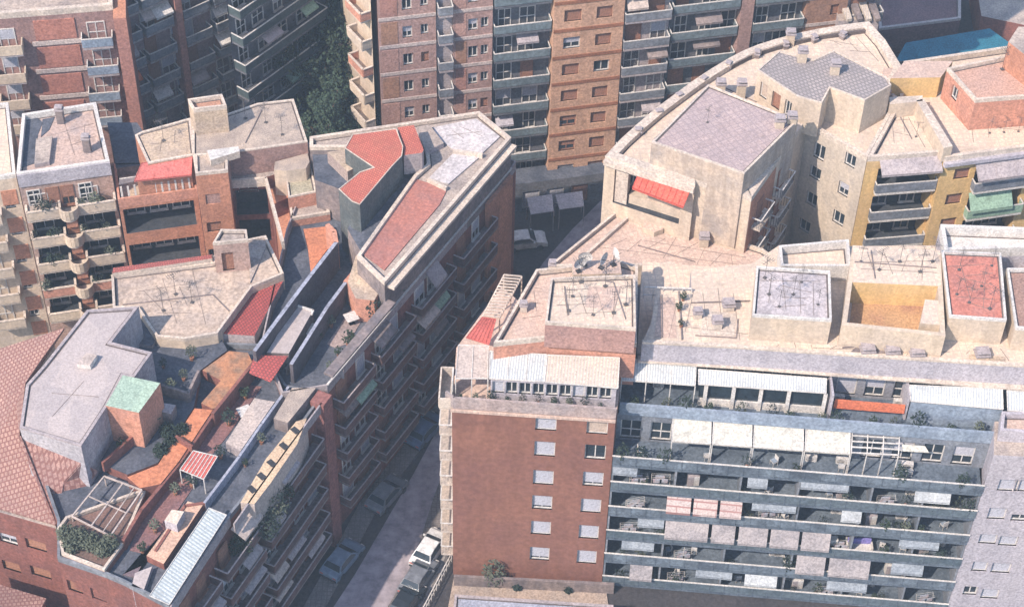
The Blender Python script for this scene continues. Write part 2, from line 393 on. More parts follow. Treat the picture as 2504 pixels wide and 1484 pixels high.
# small things -------------------------------------------------------
def leafball(n, rx, rz, cz, size, seed, mb, m=0):
    rr = random.Random(seed)
    for _ in range(n):
        th = rr.uniform(0, 2*math.pi); ph = math.acos(rr.uniform(-1, 1)); r_ = rr.uniform(.45, 1)
        c = Vector((rx*r_*math.sin(ph)*math.cos(th), rx*r_*math.sin(ph)*math.sin(th), cz+rz*r_*math.cos(ph)))
        u = Vector((rr.gauss(0, 1), rr.gauss(0, 1), rr.gauss(0, .6))).normalized()*size*rr.uniform(.6, 1.3); v = u.orthogonal().normalized()*size*.55
        mb.face([c-u, c-v, c+u, c+v], m)
_PL = []
def plant_proto(k):
    while len(_PL) <= k:
        j = len(_PL); mb = MB(); n = 8; r0, r1 = .13, .18
        a = [(r0*math.cos(t), r0*math.sin(t), 0) for t in [i*2*math.pi/n for i in range(n)]]; b = [(r1*math.cos(t), r1*math.sin(t), .32) for t in [i*2*math.pi/n for i in range(n)]]
        for i in range(n): mb.face([a[i], a[(i+1) % n], b[(i+1) % n], b[i]])
        mb.face(b)
        pm = bpy.data.meshes.new('pot'); pm.from_pydata(mb.v, [], mb.f); pm.materials.append(pot)
        lb = MB(); leafball(90, .34+.08*j, .42+.1*j, .32+.42+.08*j, .10, j, lb)
        lm = bpy.data.meshes.new('foliage'); lm.from_pydata(lb.v, [], lb.f); lm.materials.append([leaf, leafp, leafd][j % 3])
        _PL.append((pm, lm))
    return _PL[k]
def plant(p, k, label, group, sc=1.0):
    t = thing('potted_plant', label, 'plant', p, group); t.scale = (sc,)*3; t.rotation_euler = (0, 0, random.uniform(0, 6))
    for nm, me in zip(('pot', 'foliage'), plant_proto(k)):
        o = bpy.data.objects.new(nm, me); COL.objects.link(o); o.parent = t
    return t
_AN = []
def antenna(p, label, sc=1.0, rz=0, group='television aerials on the roofs'):
    t = thing('roof_antenna', label, 'antenna', p, group); t.rotation_euler = (0, 0, rz); t.scale = (sc,)*3
    if not _AN:
        m1 = MB(); m1.bar((0, 0, 0), (0, 0, 2.6), .022); m1.box((0, 0, 0), .3, .3, .08)
        m2 = MB(); m2.bar((-.7, 0, 2.5), (.7, 0, 2.5), .016); m2.bar((0, 0, 2.2), (.9, .8, .05), .008, n=3); m2.bar((0, 0, 2.2), (-.9, .5, .05), .008, n=3)
        for k in range(7): x = -.6+k*.2; m2.bar((x, -.35+.03*k, 2.5), (x, .35-.03*k, 2.5), .016)
        m2.bar((0, -.5, 2.0), (0, .5, 2.0), .02)
        for k in range(4): y = -.45+k*.3; m2.bar((-.25, y, 2.0), (.25, y, 2.0), .014)
        for nm, m in (('mast', m1), ('aerial', m2)):
            me = bpy.data.meshes.new(nm); me.from_pydata(m.v, [], m.f); me.materials.append(mat('aerial_metal', (.13, .12, .12))); _AN.append((nm, me))
    for nm, me in _AN: o = bpy.data.objects.new(nm, me); COL.objects.link(o); o.parent = t
    return t
_DI = []
def dish(p, label, rz=0, sc=1.0, group='satellite dishes on the roofs'):
    t = thing('satellite_dish', label, 'satellite dish', p, group); t.rotation_euler = (0, 0, rz); t.scale = (sc,)*3
    if not _DI:
        m1 = MB(); m1.bar((0, 0, 0), (0, 0, .9), .035); m1.box((0, 0, 0), .35, .35, .07)
        m1.bar((0, 0, .75), (0, -.55, .95), .02)
        m2 = MB(); rings = []
        for r_ in (0, .2, .38, .5):
            rings.append([Vector((r_*math.cos(k*math.pi/6), -.28+ r_*r_*-.7+.28, .0)) + Vector((0, 0, .95+r_*math.sin(k*math.pi/6))) for k in range(12)])
        for i in range(3):
            for k in range(12): m2.face([rings[i][k], rings[i][(k+1) % 12], rings[i+1][(k+1) % 12], rings[i+1][k]])
        for nm, m, mt in (('stand', m1, dark), ('reflector', m2, white)):
            me = bpy.data.meshes.new(nm); me.from_pydata(m.v, [], m.f); me.materials.append(mt); _DI.append((nm, me))
    for nm, me in _DI: o = bpy.data.objects.new(nm, me); COL.objects.link(o); o.parent = t
    return t
_AC = []
def ac_unit(p, label, rz=0, group='air conditioning units'):
    t = thing('air_conditioner', label, 'air conditioner', p, group); t.rotation_euler = (0, 0, rz)
    if not _AC:
        m = MB(); m.box((0, 0, .08), .85, .34, .58); m.box((-.3, 0, 0), .08, .3, .08); m.box((.3, 0, 0), .08, .3, .08)
        g = MB()
        for r_ in (.08, .16, .24):
            pts = [Vector((-.1+r_*math.cos(k*math.pi/6), -.185, .37+r_*math.sin(k*math.pi/6))) for k in range(12)]
            for k in range(12): g.bar(pts[k], pts[(k+1) % 12], .012, n=3)
        for nm, mm, mt in (('casing', m, white), ('fan_grille', g, dark)):
            me = bpy.data.meshes.new(nm); me.from_pydata(mm.v, [], mm.f); me.materials.append(mt); _AC.append((nm, me))
    for nm, me in _AC: o = bpy.data.objects.new(nm, me); COL.objects.link(o); o.parent = t
    return t
def chimney(p, label, w_=.7, h=1.4, m=None, rz=0):
    t = thing('chimney', label, 'chimney', p, 'chimneys and vents on the roofs'); t.rotation_euler = (0, 0, rz)
    mb = MB(); x, y, z = p
    mb.box((x, y, z), w_, w_*.8, h); mb.build('stack', m or cream, t)
    c = MB(); c.box((x, y, z+h), w_*1.25, w_, .1); c.box((x, y, z+h+.1), w_*.4, w_*.4, .2); c.box((x, y, z+h+.3), w_*1.1, w_*.9, .07); c.build('cap', greyw, t)
    return t
def on(x, y, z): p = P(x, y, z); return (p.x, p.y, z)
def V2(x, y, z): return Vector(P(x, y, z).xy)
def bld(name, label, at, cat='building', group=None):
    p = P(*at); return thing(name, label, cat, (p.x, p.y, 0), group)
def px_wins(a, b, items):
    """items (x, y, w, h, kind): the middle of a window as traced on the wall a-b"""
    out = []
    for x, y, w_, h, k in items:
        u, z = onface(a, b, x, y); out.append((u, z-h/2, w_, h, k))
    return out
def grid_wins(us, zs, w_, h, kinds, seed=0, skip=0):
    rr = random.Random(seed)
    return [(u, z, w_, h, rr.choice(kinds)) for u in us for z in zs if rr.random() >= skip]

# ================================================================ ground
g = MB(); g.face([(-400, -60, 0), (400, -60, 0), (400, 700, 0), (-400, 700, 0)])
tag(g.build('ground', asphalt, loc=(0, 100, 0)), kind='structure')
r = MB(); q = PL([(760, 1600), (815, 1484), (870, 1400), (1010, 1160), (1080, 1030), (1180, 860), (1330, 640), (1400, 560), (1470, 490), (1560, 480), (1480, 560), (1330, 760), (1230, 960), (1130, 1250), (1050, 1410), (1005, 1484), (960, 1600)], 0)
r.face([(p.x, p.y, .004) for p in q]); tag(r.build('road', roadm, loc=(0, 95, 0)), kind='structure')
def strip(name, pts, w_, m, h=.13):
    q = PL(pts, 0); mb = MB()
    for i in range(len(q)-1):
        a, b = q[i], q[i+1]; e = (b-a).normalized(); n_ = Vector((e.y, -e.x))*w_
        k = [a, b, b+n_, a+n_]
        if area(k) < 0: k.reverse()
        mb.prism(k, 0, h+.002*i, 0)
    return tag(mb.build(name, m, loc=(0, 95, 0)), kind='structure')
strip('pavement', [(1010, 1530), (1062, 1440), (1090, 1380), (1135, 1230), (1235, 960), (1335, 770)], -2.6, pavem)
strip('pavement_kerb', [(1003, 1530), (1055, 1436), (1084, 1378), (1129, 1228), (1229, 957), (1329, 767)], -.22, kerbm, .145)
strip('far_pavement', [(700, 1560), (790, 1400), (880, 1230), (1080, 960), (1250, 700)], 1.6, pavem)

# ================================================================ brick block (front, middle)
B1 = bld('apartment_block', 'brick red apartment block at the street corner with two columns of grey shuttered windows', (1300, 1003, 20))
FL, FR = V2(1105, 1002, 20), V2(1505, 1029, 20)
w1 = [(1335-(y-1035)*.049, y, 1.55, 1.72 if y > 1050 else 1.4, k) for y, k in ((1038, 'shut'), (1098, 'shut'), (1168, 'shut'), (1229, 'most'), (1291, 'shut'), (1354, 'most'))]
w2 = [(1461-(y-1040)*.082, y, 1.55, 1.72 if y > 1050 else 1.4, k) for y, k in ((1047, 'beige'), (1106, 'glass'), (1172, 'most'), (1237, 'shut'), (1301, 'shut'), (1362, 'shut'))]
A_pts = [(1105, 1002), (1505, 1029), (1546, 748), (1290, 752), (1226, 702), (1116, 850)]
mass(B1, A_pts, 20, 0, brick, pinkr, fac={0: lambda a, b, z0, z1: px_wins(a, b, w1+w2)})
mb = MB(); e = (FR-FL).normalized(); n_ = Vector((e.y, -e.x))
mb.prism([tuple(FL-e*.1+n_*.14), tuple(FR+n_*.14), tuple(FR-n_*.0), tuple(FL-e*.1)], 19.9, 20.12, 0); mb.build('cornice', pinkr, B1)
# attic terrace wall, rounded left end
tw = PL([(1089, 985), (1108, 1001), (1505, 1028)], 20)
mb = MB()
for a, b in zip(tw[:-1], tw[1:]):
    d_ = (b-a).normalized(); k = Vector((d_.y, -d_.x))*-.18
    mb.prism([tuple(a), tuple(b), tuple(b+k), tuple(a+k)], 20.12, 21.25, 0)
mb.build('terrace_parapet', mat('pinkish_render', (.42, .33, .31), (.30, .27, .28), .8, .4, 2.0, streak=.3), B1)
# attic glass wall and its roofs
ga, gb = V2(1200, 975, 20.12), V2(1506, 992, 20.12)
mass(B1, [(1200, 928), (1508, 945), (1512, 880), (1204, 860)], 22.35, 20.12, lilac, greyr, names=('attic_wall', 'attic_roof'),
     fac={0: lambda a, b, z0, z1: [(.55+i*.98, 20.9, .86, 1.3, random.choice(['glass', 'glass', 'shut', 'glass'])) for i in range(9)]})
sheet(B1, [(1198, 859, 23.0), (1337, 867, 23.0), (1330, 934, 22.45), (1196, 926, 22.45)], corr, ribs=3)
sheet(B1, [(1338.5, 868, 23.0), (1515, 875, 23.0), (1511, 950, 22.45), (1331.5, 934, 22.45)], corr2, ribs=1)
sheet(B1, [(1121, 844, 22.3), (1194, 846, 22.3), (1193, 926, 22.1), (1114, 926, 22.1)], beigec, ribs=2, posts=2, pz=20.1)
sheet(B1, [(1179, 776, 22.5), (1213, 781, 22.5), (1196, 843, 22.3), (1140, 826, 22.2)], redtile, ribs=6, rm=redtile)
pg = MB()
PA, PB_, PC, PD = P(1232, 672, 22.4), P(1276, 676, 22.4), P(1222, 776, 22.4), P(1180, 772, 22.4)
for k in range(15):
    f = k/14; a = PA.lerp(PD, f); b = PB_.lerp(PC, f); pg.bar(a, b, .07, n=4)
for s_, t_ in ((PA, PD), (PB_, PC)):
    pg.bar(s_-Vector((0, 0, .08)), t_-Vector((0, 0, .08)), .07, n=4)
    for f in (0, .5, 1): v = s_.lerp(t_, f); pg.bar((v.x, v.y, 20), v, .07, n=4)
t = thing('pergola', 'pale slatted pergola on the edge terrace of the brick block', 'pergola', tuple(P(1225, 730, 20)))
pg.build('slat', cream, t)
# attic body
mass(B1, [(1207, 838), (1337, 824), (1557, 838), (1560, 650), (1516, 636), (1311, 658)], 24.6, 20.05, salmon, pinkr, par=(.45, .2, cream), names=('attic_wall', 'roof', 'parapet'))
mass(B1, [(1333, 787), (1555, 803), (1553, 671), (1347, 679)], 26.6, 24.0, mat('rose_render', (.40, .24, .21), (.33, .21, .20), .6, .4, 2.2, streak=.2), creamr, par=(.3, .16, cream), names=('roof_box_wall', 'roof_box', 'roof_box_parapet'))
mass(B1, [(1400, 640), (1515, 634), (1520, 668), (1402, 672)], 25.4, 24.1, pale, pinkr, names=('stair_wall', 'stair_roof'))
# side balconies on the street side
sa, sb = V2(1116, 850, 20), V2(1105, 1002, 20)
Ls = (sb-sa).length
for k in range(7):
    z = 19.9-2.93*k
    balcony(B1, sa, sb, Ls-3.4, Ls-.3, z, .95, cream, cream, 'rail' if k else 'solid')
    put_window(B1, sa, sb, Ls-1.8, z+.05, 1.3, 2.0, 'glass', deep=-.02)

# ================================================================ long balcony block (right)
B2 = bld('apartment_block', 'long balconied apartment block with stacked loggias facing the camera and stepped terraces on top', (1900, 1200, 12))
RA, RB = V2(1489, 1234, 10.45), V2(2371, 1306, 10.45)
E2 = (RB-RA).normalized(); N2 = Vector((E2.y, -E2.x)); L2 = (RB-RA).length
railp = mat('blue_rail_glass', (.125, .16, .19), (.07, .10, .125), .8, .5, 1.6, streak=.3, rough=.4)  # rail glass, its colour darkened for the shade on this front
def b2(u, d): p = RA+E2*u-N2*d; return (p.x, p.y)
UR = L2+7
core = [b2(0, 2.3), b2(L2, 2.3), b2(L2, 16), b2(0, 16)]
floors = [.55, 3.5, 6.45, 9.4, 12.35]
rr = random.Random(3)
def b2wins(a, b, z0, z1):
    out = []
    for z in floors:
        u = 1.0
        while u < L2-1:
            out.append((u, z+.08, rr.choice([1.1, 1.6, 1.4]), 2.15, rr.choice(['glass', 'glass', 'half', 'shut', 'beige']))); u += rr.choice([2.0, 2.4, 2.9])
    return out
mass(B2, core, 15.3, 0, shadewall, shadefloor, fac={0: b2wins}, world=True, names=('back_wall', 'terrace'))
parts_at = [0, 4.6, 9.4, 14.2, 19.2, 23.6, L2]
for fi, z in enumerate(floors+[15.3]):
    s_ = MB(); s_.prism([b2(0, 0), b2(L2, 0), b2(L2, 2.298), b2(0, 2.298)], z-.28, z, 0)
    fl = s_.build('balcony', shadefloor, B2)
    r_ = MB(); r_.prism([b2(0, -.06), b2(L2, -.06), b2(L2, -.0), b2(0, -.0)], z+.1, z+.98, 0)
    r_.prism([b2(-.05, -.10), b2(L2+.05, -.10), b2(L2+.05, -.01), b2(-.05, -.01)], z+.98, z+1.07, 1)
    for k in range(24):
        u = L2*(k+.5)/24; r_.prism([b2(u-.03, -.1), b2(u+.03, -.1), b2(u+.03, -.061), b2(u-.03, -.061)], z, z+.99, 2)
    ro = r_.build('railing', [[railp, shadewall, railp, shadewall, railp, shadewall][fi], white, shadefloor], None); ro.parent = fl; ro.location = -Vector(B2['org'])
    if fi < 5:
        for u in [v+rr.uniform(-.4, .4) for v in parts_at[1:-1]]+[.08, L2-.08]:
            pm = MB(); pm.prism([b2(u-.07, .1), b2(u+.07, .1), b2(u+.07, 2.29), b2(u-.07, 2.29)], z, z+2.66, 0); pm.build('partition', greyp, B2)
beigec2 = mat('dull_blind_cloth', (.36, .325, .33), (.24, .225, .24), .7, .6, 2.5)
# cloth sun blinds hung from the loggias, as traced
def blind(x0, x1, k, m, bars=0, out=.9, drop=1.1):
    """between traced x0..x1 on storey k (rail level floors[k]+1)"""
    zt = (floors+[15.3])[k]+2.62
    A, B_ = V2(1489, 1234, 10.45), V2(2371, 1306, 10.45)
    yy = 1234+(x0-1489)*.0816
    u0, _ = onface(A, B_, x0, yy-(zt-10.45)*21.6); u1, _ = onface(A, B_, x1, yy-(zt-10.45)*21.6)
    p = [b2(u0, 0.1), b2(u1, .1), b2(u1, -out), b2(u0, -out)]
    V = [Vector((*p[0], zt)), Vector((*p[1], zt)), Vector((*p[2], zt-drop)), Vector((*p[3], zt-drop))]
    return sheet(B2, V, m, valance=.2, ribs=bars, rm=m)
for x0, x1 in ((1632, 1692), (1698, 1757), (1763, 1817)): blind(x0, x1, 3, mat('striped_cloth', (.50, .42, .40), (.4, .3, .3), .4, .5, 3, pat='plank', ps=1.0, pc=(.30, .17, .16), ang=.08), 0, .5, 1.25)
for x0, x1 in ((1628, 1735), (1742, 1800), (1808, 1880), (1886, 1957), (1963, 2034)): blind(x0, x1, 2, beigec2, 0, .45, 1.5)
for x0, x1 in ((1948, 2020), (2028, 2130)): blind(x0, x1, 1, beigec2, 0, .5, 1.5)
blind(1540, 1595, 0, beigec2, 0, .4, 1.3)
gb = mat('grey_blind_cloth', (.30, .33, .37), (.2, .23, .27), .7, .6, 2.5); wb = mat('white_blind_cloth', (.46, .48, .50), (.34, .36, .39), .6)
for x0, x1, k, m_, o_, dr_ in ((1500, 1560, 4, gb, .1, .6), (1830, 1880, 4, gb, .2, .7), (1960, 2080, 4, gb, .1, .5), (2240, 2330, 4, wb, .2, .8), (1560, 1625, 2, gb, .1, .7), (1840, 1950, 3, gb, .1, .5), (2060, 2110, 3, wb, .2, .9),
                               (2200, 2300, 2, gb, .1, .6), (2180, 2260, 1, gb, .2, .9), (1520, 1600, 1, gb, .1, .7), (1700, 1790, 0, gb, .1, .6), (1820, 1900, 0, wb, .3, .9), (2020, 2120, 0, gb, .2, .7)):
    blind(x0, x1, k, m_, 0, o_, dr_)
# first stepped terrace (awnings), set-back wall above
mass(B2, [b2(0, 2.5), b2(L2, 2.5), b2(UR, 2.5), b2(UR, 15.9), b2(0, 15.9)], 18.3, 15.31, mat('blue_grey_render', (.23, .25, .29), (.15, .17, .21), .7, .5, 2, streak=.4), shadefloor, world=True, names=('set_back_wall', 'terrace'),
     fac={0: lambda a, b, z0, z1: [(1.2+i*2.25, 15.45, 1.6, 2.1, rr.choice(['glass', 'half', 'glass'])) for i in range(12)]})
aw = [(1643, 1740), (1742, 1840), (1842, 1966), (1968, 2080)]
def ytop(x): return 1018+(x-1640)*.073
for x0, x1 in aw:
    sheet(B2, [(x0+3, ytop(x0), 18.25), (x1-1, ytop(x1), 18.25), (x1-2, ytop(x1)+60, 17.5), (x0, ytop(x0)+60, 17.5)], ivory, ribs=1, valance=.12, posts=1, pz=15.3)
# dark open pergola and small cream awning beside them
pgv = [P(2084, 1051, 18.1), P(2200, 1058, 18.1), P(2197, 1112, 17.7), P(2082, 1106, 17.7)]
pg = MB()
for k in range(5): pg.bar(pgv[0].lerp(pgv[3], k/4), pgv[1].lerp(pgv[2], k/4), .06, n=4)
for k in range(4):
    a = pgv[0].lerp(pgv[1], k/3); b = pgv[3].lerp(pgv[2], k/3); pg.bar(a, b, .05, n=4); pg.bar((b.x, b.y, 15.3), b, .05, n=4)
t = thing('pergola', 'open pergola with thin white rails right of the ivory awnings', 'pergola', tuple(P(2140, 1110, 15.4))); pg.build('frame', white, t)
sheet(B2, [(2206, 1086, 17.6), (2262, 1090, 17.6), (2272, 1106, 17.2), (2207, 1102, 17.2)], ivory)
mass(B2, [(2310, 1064), (2425, 1072), (2424, 1010), (2312, 1006)], 18.25, 15.32, pale, greyr, names=('bay_wall', 'bay_roof'), fac={0: lambda a, b, z0, z1: [(.7+i*.9, 15.6, .7, 2.2, 'glass') for i in range(3)]})
# second stepped terrace with bluish parapet
ptop = 19.45
mb = MB(); mb.prism([b2(.2, 2.35), b2(UR, 2.35), b2(UR, 2.55), b2(.2, 2.55)], 18.3, ptop, 0)
mb.build('terrace_parapet', bluepale, B2)
mass(B2, [b2(1.2, 5.9), b2(UR, 5.9), b2(UR, 15.8), b2(1.2, 15.8)], 21.2, 18.31, mat('attic_grey', (.27, .27, .30), (.17, .18, .21), .7, .5, 2, streak=.4), creamr, world=True, names=('attic_wall', 'attic_roof'),  # attic grey darkened, with the front's shade put into its colour
     fac={0: lambda a, b, z0, z1: [(1.1+i*2.1, 18.5, 1.5, 2.0, rr.choice(['glass', 'half', 'glass', 'shut'])) for i in range(14)]})
sheet(B2, [(1521, 878, 21.3), (1703, 884, 21.3), (1700, 943, 20.7), (1520, 930, 20.7)], corr, ribs=3, posts=3, pz=18.3)
sheet(B2, [(1708, 903, 21.1), (2021, 926, 21.1), (2020, 962, 20.75), (1708, 940, 20.75)], corr, ribs=1)
for x in (1727, 1795, 1862, 1930, 2019):
    y = 940+(x-1708)*.07
    q_ = P(x, y+4, 20.5); vw = MB(); vw.box((q_.x, q_.y, 18.3), .28, .12, 2.3, math.atan2(E2.y, E2.x)); vw.build('pillar', white, B2)
gl_a, gl_b = P(1712, 942, 20.6), P(2018, 964, 20.6)
mb = MB(); mb.face([(gl_a.x, gl_a.y+.25, 19.0), (gl_b.x, gl_b.y+.25, 19.0), (gl_b.x, gl_b.y+.25, 20.7), (gl_a.x, gl_a.y+.25, 20.7)]); mb.build('glazing', G_D, B2)
mb = MB(); mb.prism([(gl_a.x, gl_a.y+.1), (gl_b.x, gl_b.y+.1), (gl_b.x, gl_b.y+.4), (gl_a.x, gl_a.y+.4)], 18.3, 19.0); mb.build('glazing_sill', white, B2)
sheet(B2, [(2224, 942, 21.3), (2451, 951, 21.3), (2453, 1001, 20.7), (2227, 981, 20.7)], corr, ribs=2)
sheet(B2, [(2462, 955, 21.3), (2600, 965, 21.3), (2600, 1016, 20.7), (2464, 1004, 20.7)], corr, ribs=2)
mass(B2, [(2228, 984), (2452, 1003), (2451, 990), (2229, 972)], 20.5, 18.31, bluepale, bluepale, names=('veranda_wall', 'veranda_top'))
# orange rolled awning in the recess
oa, ob_ = P(2040, 984, 19.9), P(2212, 998, 19.9)
sheet(B2, [(2043, 975, 20.1), (2214, 989, 20.1), (2212, 1006, 19.3), (2038, 992, 19.3)], orangec, valance=.25)
for x in (2030, 2216):
    q_ = P(x, 992, 19.5); mb = MB(); mb.prism([(q_.x-.08, q_.y-.3), (q_.x+.08, q_.y-.3), (q_.x+.08, q_.y+2.4), (q_.x-.08, q_.y+2.4)], 18.31, 21.0); mb.build('partition', lilac, B2)
# upper band wall and main roof
ya = lambda x: 838+(x-1575)*.0655
mass(B2, [(1570, 838), (1811, 852), (2100, 872), (2504, 897), (2700, 910), (2700, 570), (2300, 560), (2300, 600), (2100, 602), (1905, 600), (1838, 645), (1690, 660), (1690, 705), (1606, 705), (1592, 790)], 23.4, 21.21, lilac, creamr, names=('upper_wall', 'roof'))
cn = MB(); q0, q1, q2 = PL([(1560, 880), (1811, 896), (2600, 956)], 21.4)
for a, b in ((q0, q1), (q1, q2)):
    d_ = (b-a).normalized(); k = Vector((d_.y, -d_.x)); cn.prism([tuple(a+k*.22), tuple(b+k*.22), tuple(b-k*.4), tuple(a-k*.4)], 21.32, 21.48)
cn.build('cornice', cream, B2)
cn = MB(); q = PL([(1570, 836), (1811, 849), (2100, 869), (2504, 894), (2700, 907)], 23.5)
for a, b in zip(q[:-1], q[1:]):
    d_ = (b-a).normalized(); k = Vector((d_.y, -d_.x)); cn.prism([tuple(a+k*.1), tuple(b+k*.1), tuple(b-k*.2), tuple(a-k*.2)], 23.405, 23.6)
cn.build('roof_edge', cream, B2)
# roof boxes
mass(B2, [(1840, 770), (2034, 782), (2030, 662), (1850, 650)], 26.0, 23.41, pale, mat('lilac_cement', (.50, .45, .46), (.35, .32, .34), .7, .6, 2.2), par=(.25, .16, white), names=('lift_box_wall', 'lift_box_roof', 'lift_box_parapet'))
mass(B2, [(1905, 600), (2075, 585), (2082, 650), (1910, 650)], 25.0, 23.41, white, creamr, par=(.8, .2, white), names=('tank_room_wall', 'tank_room_roof', 'tank_room_parapet'))
# ochre sunken court: a walled ring on the roof
ringo = PL([(2058, 795), (2312, 822), (2300, 612), (2085, 600)], 25.6)
mb = MB(); ring(mb, ringo if area(ringo) > 0 else ringo[::-1], .35, 23.41, 25.6); mb.build('court_wall', pale, B2)
mass(B2, [(2085, 690), (2302, 700), (2300, 612), (2085, 600)], 25.62, 23.42, ochre, creamr, names=('court_back_wall', 'court_roof'))
mass(B2, [(2250, 790), (2306, 795), (2300, 735), (2262, 732)], 25.5, 23.42, pale, creamr, names=('court_stair_wall', 'court_stair_roof'))
mb = MB(); q = PL([(2075, 815), (2290, 828), (2290, 690), (2090, 684)], 23.42); mb.face([(p.x, p.y, 23.425) for p in (q if area(q) > 0 else q[::-1])]); mb.build('court_floor', mat('worn_ochre_floor', (.46, .28, .15), (.33, .17, .12), .8), B2)
mass(B2, [(2322, 772), (2462, 782), (2448, 618), (2303, 612)], 26.0, 23.41, pale, mat('red_waterproofing', (.55, .21, .16), (.42, .19, .16), .8, .7, 1.8), par=(.25, .16, white), names=('lift_box_wall', 'lift_box_roof', 'lift_box_parapet'))
mass(B2, [(2300, 548), (2620, 560), (2620, 600), (2310, 612)], 25.6, 23.43, lilac, white, par=(.9, .3, white), names=('tank_room_wall', 'tank_room_roof', 'tank_room_parapet'))
mass(B2, [(2484, 800), (2620, 810), (2620, 655), (2462, 655)], 25.8, 23.41, pale, mat('brown_roof', (.35, .22, .18), (.25, .16, .14), .7), par=(.3, .16, white), names=('lift_box_wall', 'lift_box_roof', 'lift_box_parapet'))
# railing across the light well
mb = MB(); a, b = P(1575, 702, 23.8), P(1692, 706, 23.8); mb.bar(a, b, .07, n=4); mb.bar(a-Vector((0, 0, .8)), b-Vector((0, 0, .8)), .04, n=4)
for k in range(6): v = a.lerp(b, k/5); mb.bar((v.x, v.y, 22.6), v, .035, n=4)
mb.build('well_railing', white, B2)

# ================================================================ grey block (bottom right)
B3 = bld('apartment_block', 'plain lilac grey apartment wall at the right edge with paired windows', (2440, 1100, 19.4))
cw = [(2489, 1128, 1.3, 1.3, 'half'), (2466, 1187, 1.5, 1.35, 'shut'), (2504, 1188, 1.3, 1.35, 'shut'), (2438, 1256, 1.35, 1.35, 'shut'), (2495, 1266, 1.4, .8, 'glass'),
      (2416, 1318, 1.35, 1.2, 'shut'), (2466, 1323, 1.45, 1.2, 'shut'), (2396, 1385, 1.2, 1.25, 'shut'), (2448, 1389, 1.5, 1.25, 'shut'), (2373, 1444, 1.1, 1.15, 'glass'), (2421, 1452, 1.4, 1.25, 'shut')]
mass(B3, [(2430, 1112), (2640, 1122), (2640, 1030), (2432, 1030)], 19.7, 0, lilac, greyr, fac={0: lambda a, b, z0, z1: px_wins(a, b, cw)})
mass(B3, [(2446, 1052), (2640, 1064), (2640, 1010), (2450, 1005)], 20.9, 19.71, lilac, pinkr, par=(.5, .25, lilac), names=('attic_wall', 'attic_terrace', 'attic_parapet'))

# ================================================================ low roof behind the brick block
B4 = bld('low_block', 'lower pale flat roofed block tucked between the curved palazzo and the brick block', (1600, 600, 20))
mass(B4, [(1509, 513), (1534, 505), (1700, 556), (1865, 607), (1885, 622), (1838, 674), (1692, 668), (1640, 645), (1590, 648), (1341, 650)], 20.3, 0, pale, pinkr, par=(.35, .22, cream))
mb = MB(); q = PL([(1535, 528), (1409, 640)], 20.4); d_ = (q[1]-q[0]).normalized(); k = Vector((d_.y, -d_.x))*.12
mb.prism([tuple(q[0]-k), tuple(q[1]-k), tuple(q[1]+k), tuple(q[0]+k)], 19.96, 20.3); mb.build('roof_kerb', cream, B4)
mass(B4, [(1576, 530), (1610, 540), (1622, 560), (1600, 568), (1572, 556)], 20.5, 19.96, pale, pinkr, names=('skylight_wall', 'skylight_top'))

# ================================================================ curved palazzo
B5 = bld('curved_palazzo', 'cream palazzo with a curved white cornice and a lilac tiled penthouse', (1650, 350, 26))
rim = [(1480, 381), (1518, 340), (1560, 302), (1600, 268), (1640, 238), (1690, 201), (1740, 168), (1780, 144), (1818, 124), (1858, 108), (1900, 95), (1950, 82), (2000, 71), (2060, 61), (2125, 53), (2165, 98), (2208, 168), (2176, 228), (2010, 268), (1966, 300), (1838, 482), (1822, 476), (1700, 440), (1700, 452)]
mass(B5, rim, 26, 0, pale, creamr, par=(.5, .75, cream), fac={len(rim)-1: (lambda a, b, z0, z1: [], lambda a, b, z0, z1: [(.9, (b-a).length-1.0, 21.4, 24.9, 2.0)])})
mb = MB(); q = PL([(1512, 372), (1620, 272), (1740, 190), (1850, 133), (1990, 96), (2120, 78)], 25.6)
for a, b in zip(q[:-1], q[1:]):
    d_ = (b-a).normalized(); k = Vector((d_.y, -d_.x))*.1; mb.prism([tuple(a+k), tuple(b+k), tuple(b-k), tuple(a-k)], 25.5, 25.85)
mb.build('gutter_kerb', gutter, B5)
# white cornice and the tall corner pier
mb = MB(); q = PL([(1480, 384), (1700, 454)], 25.9); d_ = (q[1]-q[0]).normalized(); k = Vector((d_.y, -d_.x))
mb.prism([tuple(q[0]+k*.35), tuple(q[1]+k*.35), tuple(q[1]-k*.02), tuple(q[0]-k*.02)], 25.3, 25.8); mb.build('cornice', cream, B5)
pr = PL([(1508, 405), (1538, 414), (1545, 398), (1516, 388)], 25.2); mb = MB(); mb.prism([tuple(p) for p in (pr if area(pr) > 0 else pr[::-1])], 14, 25.28); mb.build('corner_pier', cream, B5)
sheet(B5, [(1564, 419, 25.45), (1689, 462, 25.45), (1671, 507, 24.7), (1546, 460, 24.7)], mat('bright_red_cloth', (.62, .13, .09), (.5, .1, .08), .5), valance=.15, ribs=9, rm=mat('red_rib', (.5, .1, .08)))
wl = MB(); q = [V2(1545, 500, 20.4), V2(1700, 548, 20.4)]; d_ = (q[1]-q[0]).normalized(); k = Vector((d_.y, -d_.x))
wl.prism([tuple(q[0]+k*1.0), tuple(q[1]+k*1.0), tuple(q[1]), tuple(q[0])], 19.9, 22.3); wl.build('lower_wall', pale, B5)
